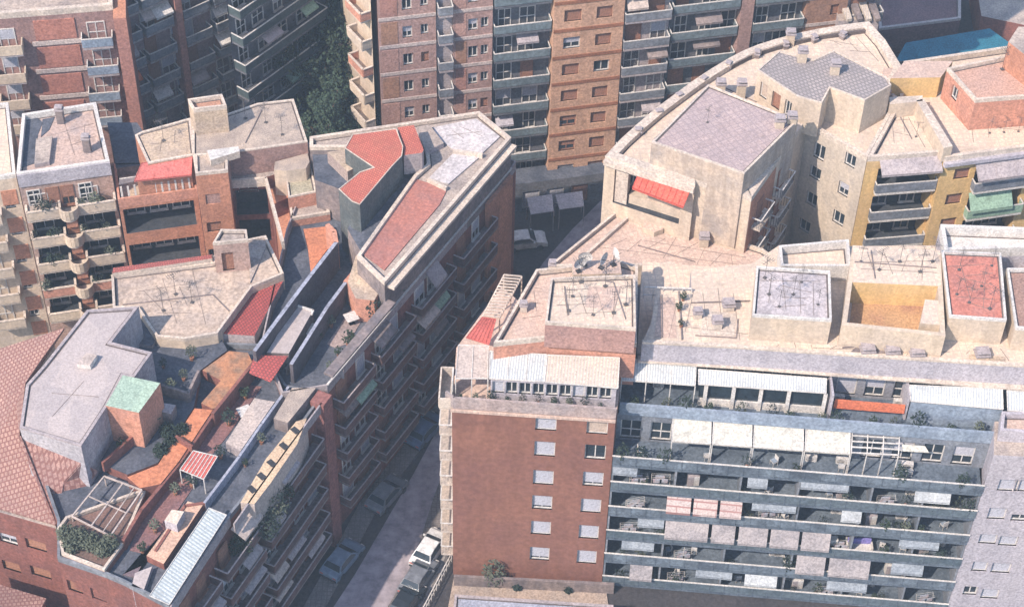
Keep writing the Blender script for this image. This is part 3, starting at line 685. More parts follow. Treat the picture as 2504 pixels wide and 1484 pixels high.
# penthouse
def ph_w(a, b, z0, z1): return [(2.0, z0+.8, 1.0, 1.4, 'brown'), (4.6, z0+.8, 1.0, 1.4, 'glass')]
mass(B5, [(1593, 347), (1820, 424), (1951, 294), (1732, 206)], 28.25, 20.3, mat('weathered_pale_render', (.52, .42, .34), (.33, .29, .27), .8, .5, 2, streak=.7, stain=.5, fa=.7), lilactile, par=(.12, .18, cream), names=('penthouse_wall', 'penthouse_roof', 'penthouse_edge'))
B5w = mass(B5, [(1853, 171), (1949, 235), (2010, 252), (2030, 214), (2115, 245), (2180, 208), (2166, 186), (2041, 123), (1990, 146), (1906, 124)], 28.6, 25.0, pale, greytile, names=('tower_wall', 'tower_roof'), par=(.1, .12, cream),
     fac={0: lambda a, b, z0, z1: [(.9, 26.2, .8, 1.5, 'beige'), (2.3, 26.0, .9, 1.6, 'brown'), (3.6, 26.0, .7, 1.6, 'glass')]})
# side wall of the palazzo on the narrow court: windows and balconies
ca, cb = V2(1838, 482, 26), V2(1966, 300, 26); Lc = (cb-ca).length
for k in range(3):
    z = 22.2-3.0*k
    for j in range(2):
        balcony(B5, ca, cb, .8+j*4.2, 3.4+j*4.2, z, .8, cream, dark, 'rail'); put_window(B5, ca, cb, 2.1+j*4.2, z+.05, 1.2, 2.0, 'brown', deep=-.02)
mb = MB(); q = [V2(1838, 482, 26), V2(1900, 394, 26)]; d_ = (q[1]-q[0]).normalized(); k = Vector((d_.y, -d_.x))*.04
mb.prism([tuple(q[0]+d_*.1+k), tuple(q[1]+k), tuple(q[1]), tuple(q[0]+d_*.1)], 14, 25.4); mb.build('orange_wall_panel', orange, B5)
# low roof kerb wall on the right end
mass(B5, [(2160, 168), (2208, 166), (2200, 205), (2172, 230), (2158, 186)], 25.9, 22, salmon, pinkr, names=('end_wall', 'end_roof'))

# ================================================================ yellow block
B6 = bld('yellow_block', 'ochre yellow apartment block with cream roof terraces right of the curved palazzo', (2200, 380, 25))
def e_d(a, b, z0, z1): return px_wins(a, b, [(2003, 372, 1.1, 1.6, 'glass'), (1993, 424, 1.1, 1.3, 'glass'), (1984, 488, 1.1, 1.4, 'glass'), (1967, 553, 1.1, 1.3, 'glass'), (2079, 393, 1.0, 1.3, 'glass'), (2062, 463, 1.0, 1.4, 'half'), (2050, 534, 1.1, 1.4, 'glass')])
mass(B6, [(2122, 384), (2150, 383), (2305, 371), (2310, 385), (2640, 341), (2640, 90), (2470, 112), (2210, 150), (2200, 240)], 25.6, 0, ochre, creamr, par=(.5, .3, cream),
     fac={1: (lambda a, b, z0, z1: [], lambda a, b, z0, z1: [(.15, (b-a).length-.2, z, z+2.3, 1.6) for z in (22.0, 19.0, 16.0, 13.0, 10)]),
          3: (lambda a, b, z0, z1: px_wins(a, b, [(2352, 425, 1.35, 1.15, 'brown'), (2332, 487, 1.4, 1.15, 'brown'), (2318, 546, 1.4, 1.1, 'brown')]),
              lambda a, b, z0, z1: [(3.0, 7.6, z, z+2.3, 1.6) for z in (21.9, 18.9, 15.9, 12.9)])})
mass(B6, [(1968, 297), (2121, 384), (2199, 240), (2180, 225), (2010, 262)], 25.6, 0, wingw, creamr, par=(.5, .3, cream), names=('grey_wall', 'roof', 'parapet'), fac={0: e_d})
yb = [V2(2150, 383, 25.6), V2(2305, 371, 25.6)]; Ly = (yb[1]-yb[0]).length
for z in (22.0, 19.0, 16.0, 13.0):
    balcony(B6, yb[0], yb[1], .1, Ly-.1, z, .5, white, greyp, 'panel')
    for j in range(2): put_window(B6, yb[0], yb[1], 1.3+j*2.4, z+.02, 1.3, 2.0, ['glass', 'half'][j], deep=1.5)
yc = [V2(2310, 385, 25.6), V2(2640, 341, 25.6)]
for i, z in enumerate((21.9, 18.9, 15.9)):
    balcony(B6, yc[0], yc[1], 2.9, 7.7, z, .7, white, [greyp, greenc, greyp][i], 'panel')
    put_window(B6, yc[0], yc[1], 4.2, z+.02, 1.4, 2.0, 'glass', deep=1.5); put_window(B6, yc[0], yc[1], 6.3, z+.02, 1.4, 2.0, 'half', deep=1.5)
def on_wall(a, b, u0, u1, z, out, drop, m, **kw):
    e = (b-a).normalized(); n_ = Vector((e.y, -e.x)); f = lambda u, q, zz: Vector((*(a+e*u+n_*q), zz))
    return f(u0, .02, z), f(u1, .02, z), f(u1, out, z-drop), f(u0, out, z-drop)
sheet(B6, list(on_wall(yb[0], yb[1], .1, Ly-.1, 25.2, 1.1, .7, 0)), greyw, valance=.2)
sheet(B6, list(on_wall(yc[0], yc[1], 2.8, 7.8, 24.6, 1.2, 1.0, 0)), greyw, valance=.2, ribs=3, rm=greyw)
sheet(B6, list(on_wall(yc[0], yc[1], 2.9, 6.6, 21.3, 1.0, 1.2, 0)), greenc, valance=.3)
mb = MB(); f0, f1 = yc; e_ = (f1-f0).normalized(); nn = Vector((e_.y, -e_.x))
mb.prism([tuple(f0+nn*.35), tuple(f1+nn*.35), tuple(f1), tuple(f0)], 24.75, 25.1); mb.build('cornice', lilac, B6)
# roof pieces
mass(B6, [(2175, 238), (2256, 234), (2256, 247), (2176, 256)], 26.6, 25.1, pale, cream, names=('terrace_wall', 'terrace_wall_top'))
mass(B6, [(2241, 246), (2259, 242), (2330, 358), (2308, 362)], 26.6, 25.1, pale, cream, names=('terrace_wall', 'terrace_wall_top'))
mass(B6, [(2178, 192), (2300, 190), (2330, 150), (2212, 150)], 27.2, 25.1, ochre, pinkr, names=('terrace_room_wall', 'terrace_room_roof'))
mass(B6, [(2316, 166), (2386, 244), (2640, 225), (2640, 130), (2475, 133)], 28.3, 25.1, salmon, mat('salmon_roof', (.52, .33, .26), (.42, .29, .25), .6), par=(.35, .22, cream), names=('roof_room_wall', 'roof_room_top', 'roof_room_parapet'),
     fac={0: [(1.6, 26.2, .9, 1.3, 'glass')]})
mass(B6, [(2466, 103), (2640, 240), (2640, 70), (2490, 66)], 30.6, 25.1, orange, greyr, names=('stair_tower_wall', 'stair_tower_roof'))

# dark opening and window band under the palazzo cornice
wa, wb = V2(1480, 381, 26), V2(1700, 452, 26)
for u, k in ((1.8, 'glass'), (3.6, 'half'), (5.4, 'glass')): put_window(B5, wa, wb, u, 22.2, 1.1, 2.0, k, deep=1.95)
for x, y in ((1745, 500), (1790, 520), (1760, 560)):
    pa_, pb_ = V2(1700, 432, 26), V2(1822, 471, 26); u, z = onface(pa_, pb_, x, y); put_window(B5, pa_, pb_, u, z, .9, 1.2, 'beige', deep=-.03)

# ================================================================ street facade helper
def storeys(parent, a, b, zs, d, kinds, rm, sm=None, step=2.6, seed=0, aw=.0, awm=None, solid=False, u0=.15, top=None, win_h=2.05, deep=0, clutter=None, seg=None):
    """balconies on every level of zs with doors behind; some cloth blinds"""
    rr = random.Random(seed); L = (b-a).length
    segs = seg or [(u0, L-u0)]
    for z in zs:
        for s0, s1 in segs:
            if s1 > L-.05: s1 = L-.1
            if s1-s0 < 1: continue
            balcony(parent, a, b, s0, s1, z, d, sm or greyw, rm, 'solid' if solid else 'panel', top=top or white, h=.95)
            u = s0+step*.5
            while u < s1-.5:
                put_window(parent, a, b, u, z+.04, rr.choice([1.2, 1.5]), win_h, rr.choice(kinds), deep=-.03)
                if rr.random() < aw:
                    m = rr.choice(awm); w_ = rr.uniform(1.6, 2.6)
                    sheet(parent, list(on_wall(a, b, max(s0, u-w_/2), min(s1, u+w_/2), z+2.55, d+rr.uniform(-.1, .3), rr.uniform(.5, 1.2), 0)), m, valance=.2)
                u += step*rr.uniform(.85, 1.2)

# ================================================================ wedge block on the street
B7 = bld('wedge_block', 'wedge shaped block between two streets with red terrace, white roof and dark balconied street front', (1000, 500, 21))
ws, we = V2(800, 941, 17.6), V2(1250, 412, 17.6)
wz = [14.6, 11.6, 8.6, 5.6, 2.8]
mass(B7, [(800, 941), (1250, 412), (1262, 395), (1170, 340), (760, 400), (700, 560), (640, 830), (690, 960)], 17.6, 0, redwall, shadedeck, par=(1.0, .12, greyw), names=('street_wall', 'terrace', 'terrace_parapet'))
Lw = (we-ws).length
rail3 = MB(); a, b = V2(800, 941, 17.6), V2(1250, 412, 17.6); e_ = (b-a).normalized(); nn = Vector((e_.y, -e_.x))
rail3.prism([tuple(a+nn*.12), tuple(b+nn*.12), tuple(b-nn*.04), tuple(a-nn*.04)], 17.61, 17.72); rail3.build('parapet_coping', white, B7)
storeys(B7, ws, we, wz, 1.0, ['glass', 'half', 'brown', 'shut'], mat('dark_rail_panel', (.15, .085, .08), (.07, .06, .07), .8, .5, 1.8), dirty, 2.3, 5, .22, [greyw, beigec, greenc, dirty], seg=[(.6, 5.2), (6.1, 11.3), (12.2, Lw*.62), (Lw*.66, Lw*.86)], top=greyw)
# attic storey
att = [(1250, 336), (1200, 391), (1070, 540), (940, 691), (915, 672), (872, 622), (905, 580), (1040, 400), (1000, 390), (870, 505), (835, 470), (842, 420), (762, 385), (757, 334), (960, 300), (1172, 272), (1190, 280)]
mass(B7, [(1250, 336), (940, 691), (872, 625), (1012, 428), (1044, 400), (1040, 360), (757, 360), (757, 334), (1172, 272)], 21.2, 16.6, dirty, greyr, par=(.35, .3, cream), names=('attic_wall', 'attic_roof', 'attic_parapet'))
def flat(parent, pts, z, m, name, th=.03):
    q = PL(pts, z); q = q if area(q) > 0 else q[::-1]; mb = MB(); mb.prism([tuple(p) for p in q], z-th, z); return mb.build(name, m, parent)
flat(B7, [(889, 622), (1012, 436), (1094, 462), (1075, 500), (940, 660)], 20.95, redfloor, 'terrace_floor', .09)
whiter = mat('white_roof_coat', (.56, .52, .52), (.46, .43, .45), .6, .4, 2)
flat(B7, [(1060, 312), (1164, 290), (1222, 334), (1180, 374), (1108, 364), (1066, 335)], 21.0, whiter, 'roof_panel', .14)
flat(B7, [(1112, 371), (1176, 381), (1096, 450), (1048, 436)], 21.0, whiter, 'roof_panel', .14)
mb = MB()
for s0, s1 in (((1092, 458), (1046, 436)), ((1180, 377), (1108, 367))):
    q = [V2(*s0, 21.3), V2(*s1, 21.3)]; d_ = (q[1]-q[0]).normalized(); k = Vector((d_.y, -d_.x))*.12
    pr = [tuple(q[0]-k), tuple(q[1]-k), tuple(q[1]+k), tuple(q[0]+k)]; pr = pr if area(pr) > 0 else pr[::-1]; mb = MB(); mb.prism(pr, 20.85, 21.3); mb.build('roof_kerb', cream, B7)
# ledge along the street side
mb = MB(); q = [V2(945, 697, 20.6), V2(1246, 350, 20.6)]; d_ = (q[1]-q[0]).normalized(); k = Vector((d_.y, -d_.x))
mb.prism([tuple(q[0]+k*.7), tuple(q[1]+k*.7), tuple(q[1]), tuple(q[0])], 20.35, 20.62); mb.build('ledge', cream, B7)
mb = MB(); mb.prism([tuple(q[0]+k*.8-d_*9), tuple(q[0]+k*.8), tuple(q[0]), tuple(q[0]-d_*9)], 18.9, 19.1); mb.build('lower_ledge', dirty, B7)
# red tiled penthouse
mass(B7, [(843, 362), (862, 328), (969, 314), (986, 358), (983, 381), (958, 407), (880, 500), (860, 492), (828, 462), (880, 420), (913, 409)], 23.3, 16.7, mat('grey_green_render', (.13, .14, .14), (.08, .10, .11), .8, .6, 2, streak=.6), coral, par=(.06, .07, cream), names=('penthouse_wall', 'penthouse_roof'))
mass(B7, [(972, 312), (1012, 306), (1036, 366), (1032, 374), (987, 380), (987, 358)], 23.0, 20.9, greyw, coral, names=('penthouse_wall', 'penthouse_roof'))
mass(B7, [(1020, 310), (1050, 305), (1085, 350), (1040, 372)], 21.4, 20.86, greyw, greyr, names=('skylight_wall', 'skylight_top'))
mass(B7, [(878, 498), (960, 405), (1014, 432), (884, 618), (850, 560)], 20.3, 16.7, dirty, shadedeck, names=('low_deck_wall', 'low_deck'))
mass(B7, [(762, 362), (846, 362), (880, 420), (830, 462), (770, 440)], 20.4, 16.7, dirty, shadedeck, names=('low_deck_wall', 'low_deck'))
mass(B7, [(800, 372), (846, 366), (872, 408), (850, 420)], 21.6, 19.7, mat('brown_grey', (.36, .28, .25), (.26, .2, .19)), tanr, names=('lean_to_wall', 'lean_to_roof'))
# corner knee wall
mass(B7, [(870, 625), (925, 655), (940, 690), (915, 735), (870, 730), (850, 690)], 19.2, 16.7, salmon, tanr, names=('knee_wall', 'knee_wall_top'))
# orange return at the far end of the street front
ea, eb = V2(1186, 490, 17.6), V2(1246, 418, 17.6)
mb = MB(); e_ = (eb-ea).normalized(); nn = Vector((e_.y, -e_.x)); mb.prism([tuple(ea+nn*.35), tuple(eb+nn*.35), tuple(eb), tuple(ea)], 0, 17.2); mb.build('end_wall_panel', orange, B7)
# parapet walls running along the street direction
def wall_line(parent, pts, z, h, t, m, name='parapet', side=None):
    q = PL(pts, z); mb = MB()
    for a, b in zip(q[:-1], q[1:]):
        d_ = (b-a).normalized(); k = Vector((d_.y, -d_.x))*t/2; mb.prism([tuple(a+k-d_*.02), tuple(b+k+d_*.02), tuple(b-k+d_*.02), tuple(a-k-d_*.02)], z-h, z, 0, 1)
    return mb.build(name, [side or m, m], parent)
darkwall = mat('shaded_side_wall', (.12, .105, .12), (.07, .07, .085), .8, .5, 2, streak=.5)  # parapet sides coloured darker than their tops, standing in for shade
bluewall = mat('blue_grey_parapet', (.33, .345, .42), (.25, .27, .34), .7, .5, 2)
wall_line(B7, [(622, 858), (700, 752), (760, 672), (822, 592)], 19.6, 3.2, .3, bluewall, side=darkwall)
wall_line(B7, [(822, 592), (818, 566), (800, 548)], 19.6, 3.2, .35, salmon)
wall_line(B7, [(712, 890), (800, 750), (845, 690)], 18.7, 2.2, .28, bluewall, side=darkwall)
wall_line(B7, [(845, 690), (884, 643)], 18.7, 2.2, .42, salmon)
mass(B7, [(714, 742), (766, 758), (706, 864), (652, 862), (672, 830)], 18.4, 16.7, dirty, lilacr, names=('terrace_room_wall', 'terrace_room_roof'))
wall_line(B7, [(714, 742), (766, 758), (762, 766)], 18.55, .2, .14, white, 'roof_kerb')
sheet(B7, [(622, 868, 18.6), (704, 870, 18.6), (662, 934, 18.1), (609, 912, 18.1)], redt2)

# ================================================================ corner block (bottom left)
B8 = bld('corner_block', 'corner block with a large lilac grey flat roof and tiled skirt roof, bottom left', (200, 900, 21))
jw = redwall
j0, j1 = V2(413, 1480, 16.9), V2(792, 962, 16.9)
# main body under the terraces
mass(B8, [(140, 1362), (258, 1402), (300, 1420), (413, 1480), (480, 1390), (560, 1262), (700, 1090), (792, 962), (700, 940), (640, 840), (380, 830), (120, 900), (60, 1040), (140, 1270)], 16.9, 0, redwall, shadedeck, par=(.5, .2, greyp), names=('street_wall', 'terrace', 'parapet'),
     fac={0: lambda a, b, z0, z1: [(.9, 13.2, 1.2, 1.3, 'brown'), (2.8, 13.2, 1.2, 1.3, 'half')], 2: lambda a, b, z0, z1: [(1.3, 13.0, 1.3, 1.4, 'brown'), (3.3, 13.0, 1.3, 1.4, 'glass'), (1.3, 10.0, 1.3, 1.4, 'brown'), (3.3, 10.0, 1.3, 1.4, 'half')]})
Lj = (j1-j0).length
storeys(B8, j0, j1, [13.6, 10.6, 7.6, 4.6, 1.9], 1.1, ['glass', 'half', 'brown', 'shut'], mat('dark_rail_panel', (.1, .085, .1)), dirty, 2.4, 9, .22, [greyw, beigec, greenc], seg=[(.3, 4.8), (5.5, 10.5), (11.2, Lj-2.2)], top=greyw)
# street continues beyond the frame
B8x = [V2(262, 1690, 15.5), V2(413, 1482, 15.5)]
# reddish pier
for x0, w_ in ((786, 1.4),):
    p = V2(782, 968, 17.3); e_ = (j1-j0).normalized(); nn = Vector((e_.y, -e_.x))
    mb = MB(); mb.prism([tuple(p-e_*.8+nn*.75), tuple(p+e_*.5+nn*.75), tuple(p+e_*.5-nn*.4), tuple(p-e_*.8-nn*.4)], 0, 17.3); mb.build('pier', mat('pier_red', (.30, .13, .115), (.2, .09, .09), .7, .5, 2, streak=.4), B8)
# big flat roof and its walls
mass(B8, [(213, 757), (339, 749), (272, 836), (372, 861), (328, 922), (301, 918), (262, 992), (198, 1090), (48, 1045), (64, 940), (106, 893)], 21.0, 14, mat('white_grey_render', (.42, .40, .43), (.32, .30, .34), .6, .4, 2, streak=.3), lilacr, par=(.14, .22, greyw), names=('flat_roof_wall', 'flat_roof', 'flat_roof_edge'))
mass(B8, [(300, 917), (392, 936), (339, 1009), (258, 991)], 21.12, 14, salmon, greenroof, names=('green_roof_wall', 'green_roof'))
mass(B8, [(200, 875), (212, 862), (237, 868), (220, 893), (188, 890)], 21.35, 20.9, white, beigec, names=('skylight_wall', 'skylight_top'))
mass(B8, [(339, 752), (425, 755), (372, 845), (280, 832)], 17.6, 14, greyw, shadedeck, names=('yard_wall', 'yard_roof'))
mass(B8, [(200, 1085), (262, 1140), (311, 1160), (386, 1131), (474, 996), (490, 905), (556, 856), (540, 826), (380, 836), (280, 836), (262, 990)], 17.25, 14.5, redwall, shadedeck, names=('inner_wall', 'inner_terrace'))
# tiled skirt roofs
def tri(parent, pts, m, name):
    V = [P(*p) for p in pts]; c = sum(V, Vector())/len(V); mb = MB()
    for i in range(len(V)):
        f = [V[i], V[(i+1) % len(V)], c]; 
        if (f[1]-f[0]).cross(f[2]-f[0]).z < 0: f.reverse()
        mb.face(f); mb.face([v-Vector((0, 0, .18)) for v in reversed(f)])
        a, b = V[i], V[(i+1) % len(V)]; dn = Vector((0, 0, -.18)); mb.face([a+dn, b+dn, b, a])
    return mb.build(name, m, parent)
tri(B8, [(135, 1281, 14.5), (-90, 1216, 14.5), (-90, 878, 15.5), (0, 852, 17.0), (157, 802, 19.0), (100, 880, 19.6), (62, 936, 19.9), (47, 1066, 19.9)], terracotta, 'tiled_roof')
tri(B8, [(135, 1283, 14.5), (49, 1066, 19.9), (198, 1131, 19.0), (238, 1150, 17.4), (160, 1258, 14.6)], terracotta2, 'tiled_roof')
mb = MB(); mb.bar(P(135, 1280, 14.62), P(48, 1066, 20.02), .12, n=5); mb.build('ridge', terracotta2, B8)
sa_, sb_ = V2(-90, 1222, 14.3), V2(132, 1285, 14.3)
mass(B8, [(138, 1292), (-90, 1226), (-90, 1090), (120, 1180)], 14.25, 0, jw, greyr, names=('side_wall', 'side_roof'), fac={0: lambda a, b, z0, z1: px_wins(a, b, [(88, 1333, 1.7, 1.2, 'brown'), (100, 1400, 1.7, 1.2, 'brown'), (20, 1318, 1.5, 1.2, 'half'), (28, 1385, 1.5, 1.2, 'brown'), (40, 1450, 1.5, 1.2, 'glass')])})
# garden terrace with hedge
mass(B8, [(140, 1290), (160, 1262), (360, 1190), (300, 1330), (255, 1392), (150, 1352)], 17.2, 8, jw, mat('earth_floor', (.20, .12, .10), (.12, .09, .08), .7), par=(.25, .2, cream), names=('garden_wall', 'garden_terrace'))
PG = [P(176, 1262, 17.5), P(255, 1164, 17.5), P(347, 1198, 17.5), P(270, 1310, 17.5)]
t = thing('pergola', 'pale framed pergola with open bays on the corner terrace', 'pergola', (PG[0].x+1.5, PG[0].y, 16.9))
mb = MB()
for i in range(4): mb.bar(PG[i], PG[(i+1) % 4], .075, n=4)
mb.bar(PG[0].lerp(PG[3], .5), PG[1].lerp(PG[2], .5), .075, n=4); mb.bar(PG[0].lerp(PG[1], .5), PG[3].lerp(PG[2], .5), .05, n=4)
mb.bar(PG[0].lerp(PG[3], .8), PG[1].lerp(PG[2], .8), .05, n=4)
mb.build('frame', beigec, t)
for p in PG: mb = MB(); mb.bar((p.x, p.y, 16.4), p, .06, n=4); mb.build('post', beigec, t)
# terraces and strips
mass(B8, [(476, 998), (520, 1002), (437, 1128), (392, 1183), (342, 1193), (311, 1166), (386, 1136)], 17.6, 14.0, redwall, mat('orange_roof', (.56, .22, .12), (.42, .17, .10), .8, .6, 2), names=('strip_wall', 'strip_roof'))
mass(B8, [(560, 858), (606, 862), (618, 888), (545, 990), (520, 1000), (492, 985), (540, 930), (495, 905)], 17.4, 14.0, redwall, mat('orange_earth', (.46, .22, .12), (.26, .17, .12), .9, .7, 2), names=('strip_wall', 'strip_roof'))
mass(B8, [(622, 973), (672, 982), (588, 1102), (552, 1082)], 17.3, 14.0, greyw, beigec, names=('strip_wall', 'strip_roof'))
wall_line(B8, [(520, 1010), (640, 860)], 18.0, 1.8, .25, redwall)
wall_line(B8, [(300, 1320), (345, 1245), (440, 1130), (520, 1012)], 17.5, 1.5, .25, redwall)
sheet(B8, [(473, 1102, 18.4), (532, 1116, 18.4), (498, 1172, 18.0), (440, 1148, 18.0)], redtile, ribs=7, rm=white, posts=2, pz=16.4)
mass(B8, [(714, 948), (773, 948), (703, 1034), (669, 1023)], 17.6, 14.0, dirty, gravel, names=('strip_wall', 'strip_roof'))
# perforated screen strip
mass(B8, [(588, 1228), (622, 1232), (662, 1180), (727, 1085), (750, 1022), (724, 1030), (650, 1122)], 17.3, 14.0, beigec, mat('sand_screen', (.58, .44, .30), (.48, .34, .24), .6), names=('screen_wall', 'screen_top'))
for x, y in ((616, 1196), (640, 1164), (664, 1132), (694, 1090), (722, 1052)):
    q = P(x, y, 17.3); mb = MB(); mb.box((q.x, q.y, 17.29), .45, .7, .03, .8); mb.build('opening', dark, B8)
mass(B8, [(459, 1225), (496, 1234), (400, 1378), (358, 1358)], 17.1, 14.0, redwall, mat('peach_roof', (.58, .38, .28), (.46, .32, .26), .6), names=('strip_wall', 'strip_roof'))
sheet(B8, [(511, 1242, 17.9), (554, 1259, 17.7), (414, 1478, 17.5), (366, 1456, 17.7)], corr3, ribs=1, name='corrugated_roof')
wall_line(B8, [(560, 1262), (486, 1374), (412, 1490)], 17.2, 1.0, .12, greyw)
mass(B8, [(330, 1400), (372, 1384), (352, 1440), (322, 1432)], 16.9, 14.0, lilac, lilacr, names=('strip_wall', 'strip_roof'))
wall_line(B8, [(786, 985), (700, 1100), (628, 1200), (572, 1280)], 17.3, .9, .12, greyw)
# small neighbour roof, bottom left corner
B9 = bld('tiled_house', 'small house with hipped terracotta roof cut by the bottom left corner', (30, 1460, 9))
tri(B9, [(113, 1462, 9), (-80, 1405, 9), (-60, 1520, 11), (60, 1560, 9)], terracotta, 'tiled_roof')
mass(B9, [(108, 1466), (-80, 1410), (-80, 1560), (60, 1558)], 8.8, 0, jw, greyr)

# ================================================================ middle left beige block
B10 = bld('beige_block', 'beige flat roofed block with a stair box and red tile fringe', (450, 720, 18))
mass(B10, [(272, 672), (520, 640), (528, 600), (650, 575), (694, 668), (616, 700), (532, 814), (450, 828), (382, 822), (335, 752), (276, 752)], 18.4, 0, pale, mat('beige_roof', (.50, .395, .32), (.36, .30, .27), .8, .5, 1.8), par=(.3, .2, cream))
mass(B10, [(520, 594), (606, 586), (603, 561), (540, 560)], 21.4, 18.1, mat('peach_render', (.46, .31, .26), (.36, .27, .24), .6, .5, 2, streak=.3), greyr, par=(.3, .16, cream), names=('stair_box_wall', 'stair_box_roof', 'stair_box_parapet'), fac={0: [(1.0, 18.2, .9, 2.0, 'brown')]})
mass(B10, [(274, 668), (519, 632), (517, 624), (520, 622), (277, 655)], 18.8, 17, cream, redt3, names=('fringe_wall', 'tile_fringe'))
mass(B10, [(617, 698), (693, 686), (622, 821), (538, 816)], 17.6, 16.6, greyw, redt2, names=('tile_roof_wall', 'tile_roof'))
mass(B10, [(606, 590), (648, 582), (652, 600), (612, 690)], 18.25, 18.1, greyw, greyr, names=('step_wall', 'step_top'))

# ================================================================ orange block
B11 = bld('orange_block', 'orange terraced block with a gravel roof, a lift tower and a white balustrade', (420, 450, 21))
mass(B11, [(262, 300), (335, 300), (350, 322), (363, 402), (284, 412)], 17.9, 0, dirty, shadedeck, names=('lower_wall', 'lower_roof'))  # recess roof coloured dark in place of the neighbour's shadow
# loggias on the front
fa, fb = V2(288, 490, 17.6), V2(486, 462, 17.6)
mass(B11, [(288, 488), (482, 462), (470, 395), (278, 400)], 17.9, 0, orange, tanr, par=(.95, .18, salmon), names=('front_wall', 'terrace', 'terrace_parapet'),
     fac={0: (lambda a, b, z0, z1: [], lambda a, b, z0, z1: [(.25, (b-a).length-.4, z, z+2.75, 2.2) for z in (13.95, 9.85)]+[(.25, (b-a).length-.4, 5.5, 8.3, 2.2)])})
fa, fb = V2(288, 488, 17.9), V2(482, 462, 17.9); Lf = (fb-fa).length
for z in (13.95, 9.85, 5.5):
    for j in range(3): put_window(B11, fa, fb, 1.3+j*1.9, z+.3, 1.5, 2.2, ['glass', 'half', 'glass'][j], deep=2.15)
mass(B11, [(333, 425), (466, 405), (462, 378), (352, 396)], 20.2, 17, orange, tanr, names=('attic_wall', 'attic_roof'), fac={0: lambda a, b, z0, z1: [(.9+i*1.25, 17.05, 1.0, 2.1, 'glass') for i in range(3)]})
sheet(B11, [(346, 400, 20.9), (470, 379, 20.9), (468, 428, 19.8), (328, 443, 19.8)], mat('pink_red_cloth', (.58, .17, .15), (.46, .15, .14), .5, .5, 3), valance=.12, ribs=3, rm=redtile)
sheet(B11, [(292, 440, 19.6), (332, 432, 19.6), (328, 444, 19.4), (290, 452, 19.4)], dirty)
for k in range(11):
    x = 298+k*16.5; y = 473-k*2.3; q_ = P(x, y, 18.2); mb = MB(); mb.box((q_.x, q_.y, 17.0), .16, .16, 1.9, .2); mb.build('baluster', white, B11)
mb = MB(); mb.bar(P(292, 438, 19.0), P(470, 414, 19.0), .06, n=4); mb.build('balustrade_rail', white, B11)
# roofs
mass(B11, [(330, 330), (347, 321), (466, 288), (476, 378), (362, 399)], 21.0, 17.1, orange, tanr, par=(.15, .2, cream), names=('tan_roof_wall', 'tan_roof', 'tan_roof_edge'))
mass(B11, [(459, 242), (543, 230), (554, 258), (473, 267)], 24.0, 20.8, tanr, mat('tower_roof', (.45, .25, .18)), par=(.4, .18, cream), names=('lift_tower_wall', 'lift_tower_roof', 'lift_tower_parapet'))
mass(B11, [(470, 300), (550, 280), (630, 252), (718, 242), (752, 346), (594, 369), (560, 372), (556, 418), (478, 424), (470, 372)], 21.3, 17, mat('pink_brown_render', (.36, .22, .19), (.26, .18, .17), .7, .5, 2, streak=.4), gravel, par=(.12, .2, cream), names=('gravel_roof_wall', 'gravel_roof', 'gravel_roof_edge'))
mass(B11, [(478, 424), (557, 416), (556, 372), (560, 372), (476, 376)], 21.4, 0, orange, tanr, par=(.3, .2, cream), names=('pier_wall', 'pier_roof', 'pier_parapet'), fac={0: lambda a, b, z0, z1: px_wins(a, b, [(521, 487, 1.2, 1.1, 'glass'), (524, 555, 1.2, 1.1, 'brown'), (528, 620, 1.2, 1.1, 'glass')])})
mass(B11, [(506, 368), (583, 358), (586, 370), (515, 392)], 21.9, 21.2, cream, white, names=('vent_wall', 'vent_top'))
# right wing facade
mass(B11, [(560, 436), (655, 432), (752, 404), (756, 348), (594, 369), (558, 376)], 18.6, 0, redwall, greyr, names=('wing_wall', 'wing_terrace'),
     fac={0: (lambda a, b, z0, z1: [(1.5, 17, 1.6, 1.3, 'glass')], lambda a, b, z0, z1: [(.3, (b-a).length-.2, 14.4, 17.2, 1.5), (.3, (b-a).length-.2, 11.3, 13.8, 1.5)])})
ra, rb = V2(560, 440, 18.0), V2(652, 434, 18.0)
mb = MB(); wall_line(B11, [(558, 440), (650, 434), (692, 590)], 18.8, .9, .22, cream)
mass(B11, [(652, 434), (668, 500), (712, 480), (706, 420)], 17.2, 0, redwall, orange, names=('wing_wall', 'wing_terrace'))
mass(B11, [(672, 396), (752, 375), (757, 395), (748, 412), (700, 418), (670, 415)], 20.0, 17, pale, gravel, names=('room_wall', 'room_roof'), fac={0: lambda a, b, z0, z1: [(.6+i*1.0, 18.2, .5, .8, 'glass') for i in range(3)]})
mass(B11, [(697, 420), (762, 412), (774, 468), (705, 482)], 18.8, 0, salmon, mat('moss_roof', (.40, .36, .27), (.28, .26, .20), .8, .7), par=(.15, .15, cream), names=('wing_wall', 'wing_roof'))
mass(B11, [(705, 482), (787, 465), (807, 518), (712, 534)], 17.6, 0, salmon, greyr, par=(.3, .2, cream), names=('tower_wall', 'tower_roof'))
mass(B11, [(664, 505), (708, 490), (745, 600), (700, 700), (692, 600)], 15.5, 0, orange, orange, names=('lower_wall', 'lower_terrace'))
mass(B11, [(742, 560), (812, 552), (822, 580), (760, 665), (752, 600)], 17.05, 0, redwall, mat('orange_roof', (.56, .22, .12), (.42, .17, .10), .8, .6, 2), names=('lower_wall', 'orange_terrace'))

